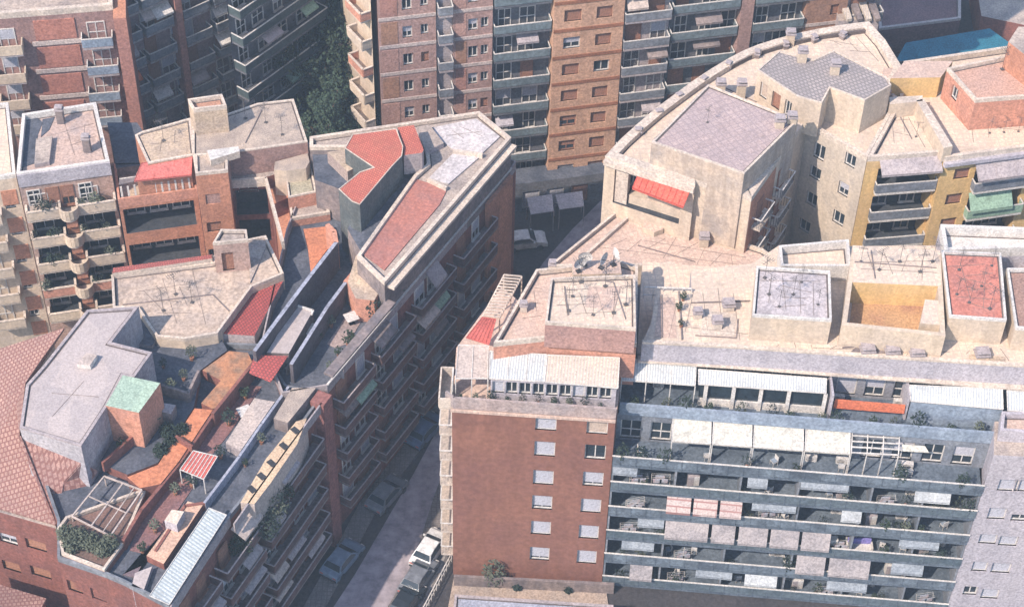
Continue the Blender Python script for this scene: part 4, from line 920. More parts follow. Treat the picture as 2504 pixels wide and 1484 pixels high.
# ================================================================ white block on the left
B12 = bld('white_block', 'white and peach block with bowed orange balconies, left edge of the photo', (150, 400, 21))
h0a, h0b = V2(40, 426, 21.0), V2(268, 394, 21.0); Lh = (h0b-h0a).length
mass(B12, [(40, 426), (268, 394), (234, 250), (54, 278)], 21.0, 0, mat('peach_wall', (.44, .29, .235), (.34, .26, .24), .7, .5, 2, streak=.4), mat('mauve_roof', (.50, .37, .315), (.33, .28, .28), .6, .5, 2), par=(.55, .28, white),
     fac={0: (lambda a, b, z0, z1: [], lambda a, b, z0, z1: [(.4, 3.2, z, z+2.2, 1.3) for z in (13.3, 10.3, 7.3, 4.3)]+[(4.1, Lh-.3, z, z+2.2, 1.3) for z in (13.3, 10.3, 7.3, 4.3)])})
mb = MB(); e_ = (h0b-h0a).normalized(); nn = Vector((e_.y, -e_.x)); mb.prism([tuple(h0a+nn*.12), tuple(h0b+nn*.12), tuple(h0b+nn*.01), tuple(h0a+nn*.01)], 19.6, 20.9); mb.build('fascia', lilac, B12)
mass(B12, [(62, 520), (140, 508), (140, 470), (60, 480)], 17.4, 16.2, lilac, greyr, names=('balcony_room_wall', 'balcony_room_top'))
for u, k in ((1.0, 'glass'), (2.5, 'brown'), (3.7, 'shade'), (5.2, 'glass')): put_window(B12, h0a, h0b, u, 17.0, 1.1, 2.1, k, deep=-.03)
def bowed(parent, a, b, uc, hw, z, d, sm, rm):
    e = (b-a).normalized(); n_ = Vector((e.y, -e.x)); pts = []
    for k in range(9): t_ = math.pi*k/8; pts.append(a+e*(uc-hw*math.cos(t_))+n_*(d+.75*math.sin(t_)*1.0))
    out = [a+e*(uc-hw)+n_*.02]+pts+[a+e*(uc+hw)+n_*.02]
    mb = MB(); mb.prism([tuple(p) for p in out], z-.2, z); o = mb.build('balcony', sm, parent)
    r_ = MB()
    for i in range(len(pts)-1):
        p, q = pts[i], pts[i+1]; f = (q-p).normalized(); g_ = Vector((f.y, -f.x))*.07; r_.prism([tuple(p+g_), tuple(q+g_), tuple(q-g_), tuple(p-g_)], z, z+.95, 0)
    ro = r_.build('railing', rm, None); ro.parent = o; ro.location = -Vector(parent['org'])
for i, z in enumerate((16.6, 13.6, 10.6, 7.6, 4.6)):
    balcony(B12, h0a, h0b, .2, 2.9, z, 1.0, cream, [pale, pale, pale, salmon, pale][i], 'solid', top=cream)
    balcony(B12, h0a, h0b, 4.3, Lh-.1, z, 1.0, cream, [pale, pale, pale, salmon, pale][i], 'solid', top=cream)
    bowed(B12, h0a, h0b, 3.6, .75, z+.1, 1.0, cream, pale)
    if i: put_window(B12, h0a, h0b, 3.62, z+.1, 1.0, 2.1, 'brown', deep=-.03)
    for u in (1.3, 5.4): put_window(B12, h0a, h0b, u, z+.02, 1.6, 2.0, 'glass', deep=1.2 if i else -.02)
    e_ = (h0b-h0a).normalized(); nn = Vector((e_.y, -e_.x)); p = h0a+e_*3.6+nn*.05
    mb = MB(); mb.box((p.x, p.y, z-2.0), .9, .5, 1.9, math.atan2(e_.y, e_.x)); mb.build('pier', orange, B12)
mass(B12, [(88, 340), (128, 332), (120, 395), (84, 402)], 20.9, 20.44, greyw, greyr, names=('tank_wall', 'tank_roof'))
# neighbour strip with the orange pier
B13 = bld('cream_block', 'cream roofed block with an orange window pier, cut by the left edge', (10, 400, 20))
mass(B13, [(-160, 452), (38, 426), (20, 250), (-160, 270)], 20.5, 0, pale, creamr, par=(.4, .25, white),
     fac={0: lambda a, b, z0, z1: px_wins(a, b, [(25, 500, .85, 1.0, 'glass'), (41, 565, .85, 1.0, 'glass'), (52, 633, .85, 1.0, 'glass'), (67, 697, .85, 1.0, 'glass'), (84, 764, .85, 1.0, 'glass'), (12, 432, .9, 1.1, 'brown')])})
pa, pb = V2(-160, 452, 20.5), V2(38, 426, 20.5); Lp = (pb-pa).length; e_ = (pb-pa).normalized(); nn = Vector((e_.y, -e_.x))
for k in range(6):
    z = 17.3-k*3.1; mb = MB(); p = [pa+e_*(Lp-1.5)+nn*.06, pa+e_*(Lp-.25)+nn*.06, pa+e_*(Lp-.25), pa+e_*(Lp-1.5)]; mb.prism([tuple(v) for v in p], z, z+1.6); mb.build('wall_panel', orange, B13)
for k in range(5): balcony(B13, pa, pb, 2.0, Lp-1.8, 16.2-k*3.05, 1.0, cream, pale, 'solid', top=cream); put_window(B13, pa, pb, Lp-3.4, 16.25-k*3.05, 1.4, 2.0, 'glass', deep=-.02)

flat(B12, [(60, 290), (88, 284), (104, 300), (92, 330), (84, 400), (46, 412)], 20.5, shadedeck, 'roof_shadow_patch', .1)  # dark sheet laid as the shadow on the left of this roof
flat(B12, [(104, 292), (134, 286), (120, 318), (100, 335)], 20.5, shadedeck, 'roof_shadow_patch', .1)  # second dark sheet, continuing the painted roof shadow

# low walls, pads and tiled patches that break up the corner block's terraces
flat(B8, [(345, 1255), (430, 1160), (478, 1182), (405, 1290), (352, 1352), (318, 1345)], 16.46, mat('plum_tiles', (.27, .135, .125), (.18, .11, .12), .8), 'floor_patch', .05)
flat(B8, [(300, 1404), (352, 1380), (420, 1290), (455, 1222), (362, 1352), (330, 1412)], 16.5, mat('plum_grey', (.20, .15, .17)), 'floor_patch', .05)
flat(B8, [(530, 1000), (560, 985), (602, 940), (640, 945), (560, 1060), (520, 1110), (480, 1100)], 16.45, mat('plum_tiles', (.27, .135, .125)), 'floor_patch', .04)
wall_line(B8, [(500, 1228), (585, 1115), (640, 1035), (705, 945)], 17.25, .9, .2, bluewall)
wall_line(B8, [(380, 1345), (452, 1235), (500, 1228)], 17.2, .9, .2, redwall)
wall_line(B8, [(430, 1065), (470, 1090)], 18.1, 1.0, .18, redwall)
wall_line(B8, [(395, 940), (460, 960), (485, 905)], 18.3, 1.1, .2, dirty)
wall_line(B8, [(345, 1015), (330, 1060), (250, 1130)], 18.2, 1.0, .2, redwall)
mass(B8, [(420, 1245), (450, 1250), (432, 1282), (402, 1272)], 18.0, 16.4, lilac, cream, names=('tank_wall', 'tank_roof'))
mass(B8, [(400, 985), (430, 990), (418, 1012), (388, 1004)], 18.4, 17.2, dirty, greyw, names=('tank_wall', 'tank_roof'))
wall_line(B7, [(700, 900), (735, 850), (800, 770)], 17.4, .8, .15, dirty)
wall_line(B7, [(830, 870), (812, 900), (840, 905)], 17.5, .9, .15, greyw)
flat(B7, [(868, 740), (905, 750), (850, 840), (820, 850), (800, 840)], 16.66, mat('rose_grey_tiles', (.34, .27, .26), (.22, .18, .19)), 'floor_patch', .05)
mass(B7, [(905, 700), (930, 712), (912, 740), (888, 730)], 18.0, 16.6, greyw, greyr, names=('lean_to_wall', 'lean_to_roof'))
# ================================================================ tall row at the top
G = bld('tall_apartment_row', 'tall row of pink and orange apartment fronts across the top of the photo', (1350, 470, 0))
TZ = 34.0
ga, gb = V2(928, 524, 0), V2(2060, 378, 0); LG = (gb-ga).length; eG = (gb-ga).normalized(); nG = Vector((eG.y, -eG.x))
def uG(x, y=150): return onface(ga, gb, x, y)[0]
secs = [(928, 1066, 'brick'), (1066, 1108, 'balc'), (1108, 1202, 'brick'), (1202, 1345, 'dark'), (1345, 1512, 'orange'), (1512, 1628, 'balc'), (1628, 1792, 'dark'), (1792, 1822, 'pier'), (1822, 1948, 'dark'), (1948, 2045, 'brown'), (2045, 2130, 'balc')]
gz = [2.0+3.05*k for k in range(10)]
pinkb = mat('pink_brick', (.40, .255, .225), (.30, .20, .19), .7, .5, 2, streak=.4); peachw = mat('peach_render_light', (.56, .34, .23), (.46, .29, .21), .6, .5, 2, streak=.3)
brownw = mat('brown_render', (.34, .19, .13), (.26, .17, .14), .6, .5, 2, streak=.3); band = mat('pale_band', (.50, .42, .39), (.36, .31, .31), .6)
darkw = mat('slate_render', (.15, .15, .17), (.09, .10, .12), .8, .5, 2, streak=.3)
rg = random.Random(21)
prof = {'brick': .25, 'orange': .8, 'balc': -.2, 'dark': -.6, 'pier': .5, 'brown': .3}
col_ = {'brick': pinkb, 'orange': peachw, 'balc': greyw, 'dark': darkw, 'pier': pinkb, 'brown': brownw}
for x0, x1, k in secs:
    u0, u1 = uG(x0), uG(x1); d = prof[k]
    A = ga+eG*u0+nG*d; Bq = ga+eG*u1+nG*d; L = u1-u0
    wins = []
    if k == 'orange':
        for i, z in enumerate(gz): wins += [(L*.27, z+.75, 1.6, 1.3, rg.choice(['brown', 'shade', 'half'])), (L*.72, z+.75, 1.5, 1.3, rg.choice(['brown', 'brown', 'glass']))]
    elif k == 'brick' and L > 3.4:
        for z in gz: wins += [(L*.5, z+.6, .9, 1.3, rg.choice(['glass', 'half'])), (L*.8, z+.8, .7, 1.1, rg.choice(['glass', 'brown']))]
    elif k == 'brick':
        for z in gz: wins += [(L*.35, z+.6, 1.0, 1.4, rg.choice(['glass', 'half', 'beige']))]
    elif k == 'brown':
        for z in gz: wins += [(L*.7, z+.7, .8, 1.2, rg.choice(['glass', 'brown']))]
    q = [A, Bq, ga+eG*u1-nG*9, ga+eG*u0-nG*9]
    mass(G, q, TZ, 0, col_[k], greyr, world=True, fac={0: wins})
    if k in ('brick', 'orange', 'brown'):
        for z in gz:
            mb = MB(); mb.prism([tuple(A+nG*.07), tuple(Bq+nG*.07), tuple(Bq), tuple(A)], z-.32, z+.02); mb.build('floor_band', mat('brown_band', (.32, .14, .08)) if k == 'orange' else band, G)
    if k == 'brick':
        for z in gz:
            mb = MB(); p = [A+eG*.2+nG*.04, A+eG*(L*.33)+nG*.04, A+eG*(L*.33), A+eG*.2]; mb.prism([tuple(v) for v in p], z+.15, z+2.5); mb.build('wall_panel', rg.choice([mat('dusty_red_panel', (.38, .20, .165), (.28, .16, .15)), mat('dusty_rose_panel', (.42, .25, .21), (.32, .2, .18)), brownw]), G)
    if k in ('balc', 'dark'):
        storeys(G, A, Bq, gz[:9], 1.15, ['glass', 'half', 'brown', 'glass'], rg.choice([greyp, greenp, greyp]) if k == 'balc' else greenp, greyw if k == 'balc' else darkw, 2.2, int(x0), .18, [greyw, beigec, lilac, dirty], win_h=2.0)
# angled left end with sunlit bowed balconies
A = V2(893, 486, 0); Bq = ga+nG*.2
mass(G, [A, Bq, ga-nG*6, A-nG*5+Vector((-1, 2))], TZ, 0, pale, greyr, world=True)
for z in gz: balcony(G, A, Bq, .1, (Bq-A).length-.1, z, 1.0, cream, rg.choice([pale, cream, salmon]), 'solid', top=cream, h=.9)
# podium with the dark openings at street level
mass(G, [ga+eG*6+nG*2.2, ga+eG*22+nG*2.2, ga+eG*22, ga+eG*6], 3.6, 0, darkw, shadedeck, world=True, names=('podium_wall', 'podium_roof'),
     fac={0: [(1.2+i*2.4, .3, 1.7, 2.2, rg.choice(['brown', 'glass', 'shut'])) for i in range(6)]})

# ================================================================ tower block top left
T1 = bld('tower_block', 'dusky red tower block with pale floor bands in the top left corner', (150, 60, 22))
q = [(-80, 34), (272, 5), (300, -60), (-80, -60)]
ta, tb = V2(-80, 40, 24), V2(275, 12, 24); Lt = (tb-ta).length; eT = (tb-ta).normalized(); nT = Vector((eT.y, -eT.x))
mass(T1, [ta, tb, tb-nT*9, ta-nT*9], 24, 0, mat('mauve_brick', (.33, .20, .18), (.25, .16, .155), .7, .5, 2, streak=.4), greyr, world=True, par=(.6, .4, cream))
def uT(x, y): return onface(ta, tb, x, y)
for (x0, x1, y0, y1) in ((80, 182, 52, 100), (88, 196, 118, 168), (98, 200, 186, 232), (104, 206, 252, 292)):
    u0, z1 = uT(x0, y0); u1, _ = uT(x1, y0); _, z0 = uT(x0, y1); A = ta+eT*u0; Bq = ta+eT*u1
    mb = MB(); mb.prism([tuple(A+nT*.1), tuple(Bq+nT*.1), tuple(Bq), tuple(A)], z0, z1); mb.build('wall_panel', mat('panel_red', (.40, .175, .135), (.30, .14, .12), .6, .6, 2), T1)
    mb = MB(); mb.prism([tuple(A-eT*.4+nT*.14), tuple(Bq+eT*.3+nT*.14), tuple(Bq+eT*.3), tuple(A-eT*.4)], z0-.55, z0-.12); mb.build('floor_band', band, T1)
    ua, ub = uT(x1+12, y0)[0], uT(x1+88, y0)[0]
    balcony(T1, ta, tb, ua, ub, z0-.5, 1.1, greyw, bluepale, 'panel'); put_window(T1, ta, tb, (ua+ub)/2, z0-.45, 1.6, 2.0, 'glass', deep=-.02)
    uc = uT(x0-35, y0)[0]; balcony(T1, ta, tb, uc-2.5, uc, z0-.5, 1.2, greyw, pale, 'solid'); put_window(T1, ta, tb, uc-1.2, z0-.45, 1.4, 2.0, 'half', deep=-.02)
pu = uT(292, 120)[0]
mass(T1, [ta+eT*pu+nT*1.4, ta+eT*(pu+1.1)+nT*1.4, ta+eT*(pu+1.1)-nT*3, ta+eT*pu-nT*3], 23.5, 0, mat('salmon_brick', (.44, .21, .165), (.33, .17, .15), .7, .5, 2, streak=.3), orange, world=True, names=('pier_wall', 'pier_top'))

# smeared courtyard fronts
T2 = bld('courtyard_block', 'mauve courtyard front crowded with balconies and washing, upper left', (450, 150, 15))
a0, b0 = V2(330, 470, 0), V2(620, 330, 0); e0 = (b0-a0).normalized(); n0 = Vector((e0.y, -e0.x)); L0 = (b0-a0).length
mauve = mat('mauve_render', (.34, .24, .235), (.22, .17, .20), .7, .5, 2, streak=.4)
mass(T2, [a0, b0, b0-n0*8, a0-n0*8], 30, 0, mauve, greyr, world=True)
storeys(T2, a0, b0, [3+3*k for k in range(8)], 1.1, ['glass', 'half', 'brown', 'shut'], greyp, greyw, 1.5, 31, .5, [beigec, lilac, white, greyw, orangec], seg=[(.2, L0*.2), (L0*.23, L0*.44), (L0*.52, L0*.72), (L0*.76, L0*.97)])
for k in range(9):
    for u in (L0*.47, L0*.49): put_window(T2, a0, b0, u, 3.6+3*k, .8, 1.3, 'half', deep=-.03)
pl_ = [a0+e0*(L0*.46)+n0*1.2, a0+e0*(L0*.51)+n0*1.2, a0+e0*(L0*.51), a0+e0*(L0*.46)]
mass(T2, pl_, 30, 0, mat('salmon_brick', (.44, .21, .165)), greyr, world=True, names=('pier_wall', 'pier_top'))
# turned-back dark banded facade
T3 = bld('green_banded_block', 'dark block with slanting green grey balcony bands beside the trees', (680, 120, 15))
a1, b1 = V2(610, 520, 0), V2(800, 372, 0); e1 = (b1-a1).normalized(); n1 = Vector((e1.y, -e1.x)); L1 = (b1-a1).length
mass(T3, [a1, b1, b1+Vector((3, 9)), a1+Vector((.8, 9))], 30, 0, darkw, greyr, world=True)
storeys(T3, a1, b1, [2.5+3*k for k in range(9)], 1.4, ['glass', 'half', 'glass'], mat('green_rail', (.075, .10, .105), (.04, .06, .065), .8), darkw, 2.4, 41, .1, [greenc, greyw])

# dusky buildings top right
T4 = bld('brown_block', 'dusky brown flat roofed block behind the palazzo, top right', (2250, 30, 10))
mass(T4, [(2150, 70), (2350, 45), (2350, -60), (2140, -60)], 3.6, 0, mat('dusky_brown', (.20, .11, .11), (.15, .09, .1), .6, .4, 2), mat('dusky_roof', (.22, .13, .13), (.17, .11, .12), .6), par=(.3, .3, band))
T5 = bld('sunken_garage', 'low garage roof covered in teal sheeting, top right', (2380, 100, 4))
mass(T5, [(2190, 150), (2215, 105), (2420, 70), (2475, 110), (2470, 150), (2200, 150)], 4, 0, darkw, teal, names=('wall', 'roof'))
T6 = bld('far_block', 'dark block in the far top right corner', (2470, 20, 10))
mass(T6, [(2400, 40), (2640, 90), (2640, -80), (2380, -80)], 3.4, 0, redwall, greyr)
T7 = bld('striped_sheds', 'cluster of pale ridged sheds on the skyline beside the palazzo tip', (2110, 30, 18))
for i, x in enumerate((2070, 2096, 2118, 2140)):
    sheet(T7, [(x-34, -30, 19), (x-12, -32, 19), (x+14, 46, 18.4), (x+2, 48, 18.4)], [corr2, dirty, corr2, dirty][i], name='ridge_roof', t=.3)
mass(T7, [(2050, 52), (2150, 50), (2150, -40), (2030, -40)], 18.0, 0, greyw, greyr)

# ================================================================ trees in the dark courtyard
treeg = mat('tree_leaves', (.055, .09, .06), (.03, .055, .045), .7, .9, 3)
_TR = []
def tree_meshes(k):
    if len(_TR) > k: return _TR[k]
    rt = random.Random(50+k); H_ = [11, 9, 12.5][k]; tr = MB(); cr_ = MB()
    pts = [Vector((0, 0, 0))]
    for i in range(1, 6): pts.append(Vector((rt.uniform(-.25, .25)*i*.4, rt.uniform(-.25, .25)*i*.4, H_*.17*i)))
    for i in range(5): tr.bar(pts[i], pts[i+1], .28*(1-i*.16), n=6)
    ends = []
    for i in range(12):
        b_ = pts[2+i % 4]; an = i*2.4; l_ = rt.uniform(1.6, 3.2)*(1.15-.1*(i % 4)); e_ = b_+Vector((math.cos(an)*l_, math.sin(an)*l_, rt.uniform(.4, 2.0))); tr.bar(b_, e_, .09, n=4); ends.append(e_)
    ends += [pts[5]+Vector((0, 0, .6)), pts[4]]
    for e_ in ends:
        rc = rt.uniform(.9, 1.6); n_ = 230
        for _ in range(n_):
            d = Vector((rt.gauss(0, 1), rt.gauss(0, 1), rt.gauss(0, .8))).normalized()*rc*rt.uniform(.4, 1)**.5; c = e_+d
            u = Vector((rt.gauss(0, 1), rt.gauss(0, 1), rt.gauss(0, .5))).normalized()*rt.uniform(.12, .24); v = u.orthogonal().normalized()*.1
            cr_.face([c-u, c-v, c+u, c+v], 0 if rt.random() < .75 else 1)
    out = []
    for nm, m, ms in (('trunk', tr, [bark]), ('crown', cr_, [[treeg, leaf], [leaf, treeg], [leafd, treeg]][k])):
        me = bpy.data.meshes.new(nm); me.from_pydata(m.v, [], m.f)
        for q_ in ms: me.materials.append(q_)
        me.polygons.foreach_set('material_index', m.m); out.append((nm, me))
    _TR.append(out); return out
def tree(x, y, k, label, sc=1.0):
    p = P(x, y, 0); t = thing('courtyard_tree', label, 'tree', tuple(p), 'trees in the shaded courtyard'); t.scale = (sc*.85, sc*.85, sc*(1.7 if k == 2 else 1.25)); t.rotation_euler = (0, 0, random.uniform(0, 6))
    for nm, me in tree_meshes(k): o = bpy.data.objects.new(nm, me); COL.objects.link(o); o.parent = t
TL = 'dark leafy tree in the shaded courtyard behind the gravel roof'
for i, (x, y, k, sc) in enumerate(((770, 330, 0, 1.1), (820, 300, 1, 1.1), (760, 260, 2, 1.2), (800, 260, 2, 1.3), (840, 300, 2, 1.3), (850, 230, 0, 1.0), (800, 420, 1, 1.2), (860, 400, 2, .9), (840, 120, 0, 1.1), (790, 60, 1, 1.3), (740, 420, 0, 1.2), (870, 330, 1, 1.0), (715, 300, 2, .9), (820, 500, 0, 1.0), (880, 480, 1, .9), (700, 380, 0, 1.2), (735, 250, 1, 1.5), (790, 150, 2, 1.3), (850, 330, 2, 1.2), (780, 400, 1, 1.4))):
    tree(x, y, k, TL, sc)
HAZE = .00048
# ================================================================ street: cars, canopies, fence
_CAR = {}
def car(x, y, rz, colm, label, L=4.1, z=.004):
    p = P(x, y, z); t = thing('parked_car', label, 'car', tuple(p), 'cars parked along the street'); t.rotation_euler = (0, 0, rz)
    key = colm.name
    if key not in _CAR:
        prof = [(-2.05, .35), (-2.05, .78), (-1.95, .92), (-1.55, .98), (-1.15, 1.42), (-.5, 1.5), (.35, 1.47), (1.0, 1.02), (1.75, .88), (2.03, .68), (2.05, .35)]
        body, glassm = MB(), MB(); n = len(prof)
        def hw(z): return .86 if z < .98 else .86-(z-.98)*.42
        for i in range(n-1):
            (x0, z0), (x1, z1) = prof[i], prof[i+1]
            body.face([(x0, -hw(z0), z0), (x0, hw(z0), z0), (x1, hw(z1), z1), (x1, -hw(z1), z1)])
        body.face([(-2.05, -.86, .35), (2.05, -.86, .35), (2.05, .86, .35), (-2.05, .86, .35)])
        for s_ in (-1, 1):
            lower = [(-2.05, .35), (2.05, .35), (2.03, .68), (1.75, .88), (1.0, .98), (-1.55, .98), (-1.95, .92), (-2.05, .78)]
            f = [(a, s_*.86, b) for a, b in lower]; body.face(f if s_ < 0 else f[::-1])
            up_ = [(-1.55, .98), (1.0, 1.0), (.35, 1.47), (-.5, 1.5), (-1.15, 1.42)]
            f = [(a, s_*hw(b), b) for a, b in up_]; body.face(f if s_ < 0 else f[::-1])
            w_ = [(-1.38, 1.03), (.82, 1.03), (.3, 1.41), (-.5, 1.44), (-1.08, 1.37)]
            f = [(a, s_*(hw(b)+.012), b) for a, b in w_]; glassm.face(f if s_ < 0 else f[::-1])
        d = Vector((.45, 0, .65)).normalized()*.015
        glassm.face([(.40+d.x, -.62, 1.45+d.z), (.40+d.x, .62, 1.45+d.z), (.97+d.x, .76, 1.05+d.z), (.97+d.x, -.76, 1.05+d.z)][::-1])
        glassm.face([(-1.18-d.x, -.62, 1.40+d.z), (-1.18-d.x, .62, 1.40+d.z), (-1.51-d.x, .76, 1.03+d.z), (-1.51-d.x, -.76, 1.03+d.z)])
        out = []
        for nm, m, mt in (('body', body, colm), ('windows', glassm, G_D)):
            me = bpy.data.meshes.new(nm); me.from_pydata(m.v, [], m.f); me.materials.append(mt); out.append((nm, me, (0, 0, 0)))
        wh = MB()
        for k in range(12):
            a0, a1 = k*math.pi/6, (k+1)*math.pi/6; q = [(.31*math.cos(a0), .31*math.sin(a0)), (.31*math.cos(a1), .31*math.sin(a1))]
            wh.face([(q[0][0], -.1, q[0][1]), (q[1][0], -.1, q[1][1]), (q[1][0], .1, q[1][1]), (q[0][0], .1, q[0][1])])
            for s_ in (-.1, .1): wh.face([(0, s_, 0), (q[0][0], s_, q[0][1]), (q[1][0], s_, q[1][1])])
        wm = bpy.data.meshes.new('wheel'); wm.from_pydata(wh.v, [], wh.f); wm.materials.append(dark)
        lt = MB(); lt.box((0, 0, 0), .06, .3, .14); lm = bpy.data.meshes.new('headlight'); lm.from_pydata(lt.v, [], lt.f); lm.materials.append(white)
        for sx in (-1.25, 1.3):
            for sy in (-.8, .8): out.append(('wheel', wm, (sx, sy, .31)))
        for sy in (-.6, .6): out.append(('headlight', lm, (2.03, sy, .58)))
        tl = bpy.data.meshes.new('tail_light'); tl.from_pydata(lt.v, [], lt.f); tl.materials.append(redtile)
        mr = MB(); mr.box((0, 0, 0), .12, .2, .13); mm = bpy.data.meshes.new('wing_mirror'); mm.from_pydata(mr.v, [], mr.f); mm.materials.append(colm)
        bp_ = MB(); bp_.box((0, 0, 0), .1, 1.6, .16); bm_ = bpy.data.meshes.new('bumper'); bm_.from_pydata(bp_.v, [], bp_.f); bm_.materials.append(dark)
        for sy in (-.62, .62): out.append(('tail_light', tl, (-2.04, sy, .66)))
        for sy in (-.94, .94): out.append(('wing_mirror', mm, (.75, sy, .95)))
        for sx in (-2.06, 2.06): out.append(('bumper', bm_, (sx, 0, .36)))
        _CAR[key] = out
    for nm, me, lo in _CAR[key]: o = bpy.data.objects.new(nm, me); COL.objects.link(o); o.parent = t; o.location = lo
    return t
def paint(n, c): m = mat(n, c, amt=.2, fine=1, rough=.3, bump=0); m.node_tree.nodes['Principled BSDF'].inputs['Specular IOR Level'].default_value = .6; return m
c_b2 = paint('slate_car_paint', (.16, .21, .28))
c_w, c_s, c_b, c_k, c_g = paint('white_car_paint', (.7, .7, .7)), paint('silver_car_paint', (.38, .42, .46)), paint('blue_car_paint', (.09, .14, .24)), paint('black_car_paint', (.02, .025, .03)), paint('grey_car_paint', (.16, .17, .19))
car(1052, 1352, 1.12, c_w, 'white car parked on the right kerb beside the brick block')
car(1024, 1420, 1.12, c_g, 'blue grey car parked behind the white car at the right kerb')
car(993, 1484, 1.12, c_k, 'dark car parked at the bottom edge by the right kerb')
car(838, 1378, 1.05, c_b2, 'blue grey car parked in the shade on the left side of the street')
car(946, 1218, 1.02, c_g, 'grey car in the shade halfway up the left kerb')
car(1040, 1062, 1.0, c_b, 'dark blue car in the shade near the corner of the brick block')
car(1283, 600, .2, c_w, 'white car standing in the dark back street beyond the wedge block')
for i, (x0, x1, y0, y1) in enumerate(((1288, 1350, 484, 524), (1358, 1424, 476, 512))):
    V = [P(x0, y0, 2.8), P(x1, y0-9, 2.8), P(x1+4, y1-8, 2.6), P(x0+10, y1, 2.6)]
    t = thing('street_canopy', ['left one of two grey canopies in the dark back street', 'right one of two grey canopies in the dark back street'][i], 'canopy', (V[3].x, V[3].y, 0), 'grey street canopies')
    mb = MB(); mb.face(V); mb.face([v-Vector((0, 0, .08)) for v in reversed(V)])
    for k in range(4): mb.face([V[k]-Vector((0, 0, .08)), V[(k+1) % 4]-Vector((0, 0, .08)), V[(k+1) % 4], V[k]])
    mb.build('roof_panel', mat('canopy_grey', (.50, .47, .50), (.4, .38, .42)), t)
    for v in V: mb = MB(); mb.bar((v.x, v.y, 0), v-Vector((0, 0, .05)), .05, n=4); mb.build('post', greyw, t)
# street fence beside the brick block
f0, f1 = P(1104, 1372, 0), P(1030, 1515, 0)
t = thing('street_fence', 'thin white fence running from the foot of the brick block to the bottom edge', 'fence', tuple(f0))
mb = MB(); up1 = Vector((0, 0, 1.1))
mb.bar(f0+up1, f1+up1, .05, n=4); mb.bar(f0+up1*.4, f1+up1*.4, .03, n=4)
for k in range(13): v = f0.lerp(f1, k/12); mb.bar(v, v+up1, .035, n=4)
mb.build('railing', white, t)
# forecourt of the brick block
q = PL([(1110, 1412), (1480, 1432), (1500, 1560), (1085, 1540)], 0); mb = MB(); mb.prism([tuple(p) for p in (q if area(q) > 0 else q[::-1])], .0, .12)
tag(mb.build('forecourt', mat('sandy_paving', (.42, .33, .27), (.28, .24, .22), .7), loc=(0, 90, 0)), kind='structure')
t = bld('entrance_canopy', 'low pale blue flat canopy roof at the foot of the brick block', (1300, 1470, 2.8), 'canopy')
mass(t, [(1112, 1452), (1500, 1478), (1500, 1600), (1100, 1580)], 2.9, .12, dirty, mat('pale_blue_roof', (.36, .38, .46), (.26, .28, .35), .7), par=(.15, .2, greyw))
mb = MB(); a, b = P(1110, 1428, .12), P(1500, 1448, .12); d_ = (b-a).normalized(); k = Vector((d_.y, -d_.x, 0))*.12
mb.prism([tuple((a-k).xy), tuple((b-k).xy), tuple((b+k).xy), tuple((a+k).xy)][::-1], .12, 1.3)
tag(mb.build('garden_wall', dirty, loc=(a.x, a.y, 0)), 'low grime streaked wall behind the pale blue canopy', 'wall')

# ================================================================ plants, aerials, air conditioners and other loose things
rz_ = random.Random(77)
gl1 = 'leafy pot plant standing in a loggia of the long balcony block'
for fi, z in enumerate(floors+[15.3]):
    for k in range(9):
        u = rz_.uniform(.5, L2-.5); d = rz_.choice([.3, .35, .5]); p = b2(u, d)
        plant((p[0], p[1], z), rz_.randint(0, 2), gl1, 'pot plants in the loggias', rz_.uniform(.7, 1.35))
    for k in range(3):
        u = rz_.uniform(1, L2-1); p = b2(u, 1.9); ac_unit((p[0], p[1], z), 'white air conditioner in a loggia of the long balcony block', math.atan2(E2.y, E2.x))
_CU = []
def cupboard(p, label, rz, m, w_=1.0, h=1.3, group=None):
    t = thing('storage_cupboard', label, 'cupboard', p, group); x, y, z = p
    mb = MB(); mb.box((x, y, z), w_, .5, h, 0); mb.build('body', m, t)
    dr = MB(); dr.box((x-w_/4, y-.265, z+.05), w_*.45, .03, h-.1); dr.build('door', greyw, t); dr = MB(); dr.box((x+w_/4, y-.265, z+.05), w_*.45, .03, h-.1); dr.build('door', white, t)
    t.rotation_euler = (0, 0, rz); return t
p = b2(17.3, .75); cupboard((p[0], p[1], floors[2]), 'pale cupboard in the loggia left of the lilac couch', .1, white, 1.1, 1.2)
# drying racks and chairs on the loggias
_RK = []
def proto(lst, parts):
    if not lst:
        for nm, m, mt in parts:
            me = bpy.data.meshes.new(nm); me.from_pydata(m.v, [], m.f); me.materials.append(mt); lst.append((nm, me))
def place(lst, name, p, rz, label, cat, group, sc=1):
    t = thing(name, label, cat, p, group); t.rotation_euler = (0, 0, rz); t.scale = (sc,)*3
    for nm, me in lst: o = bpy.data.objects.new(nm, me); COL.objects.link(o); o.parent = t
m1 = MB()
for x in (-.7, .7):
    m1.bar((x, -.25, 0), (x, .25, .95), .015, n=4); m1.bar((x, .25, 0), (x, -.25, .95), .015, n=4)
for y in (-.25, -.1, .1, .25): m1.bar((-.7, y, .95), (.7, y, .95), .01, n=3)
m2 = MB()
for x0, x1, y in ((-.6, -.1, -.25), (.05, .5, -.25), (-.4, .3, .1)):
    m2.face([(x0, y-.02, .5), (x1, y-.02, .5), (x1, y, .97), (x0, y, .97)]); m2.face([(x0, y, .97), (x1, y, .97), (x1, y+.03, .45), (x0, y+.03, .45)])
proto(_RK, (('frame', m1, white), ('laundry', m2, mat('laundry_cloth', (.42, .45, .52), (.5, .3, .3), .7, 1.5, 3))))
_CH = []
m1 = MB(); m1.box((0, 0, .42), .45, .45, .05); m1.box((0, .2, .47), .45, .05, .45)
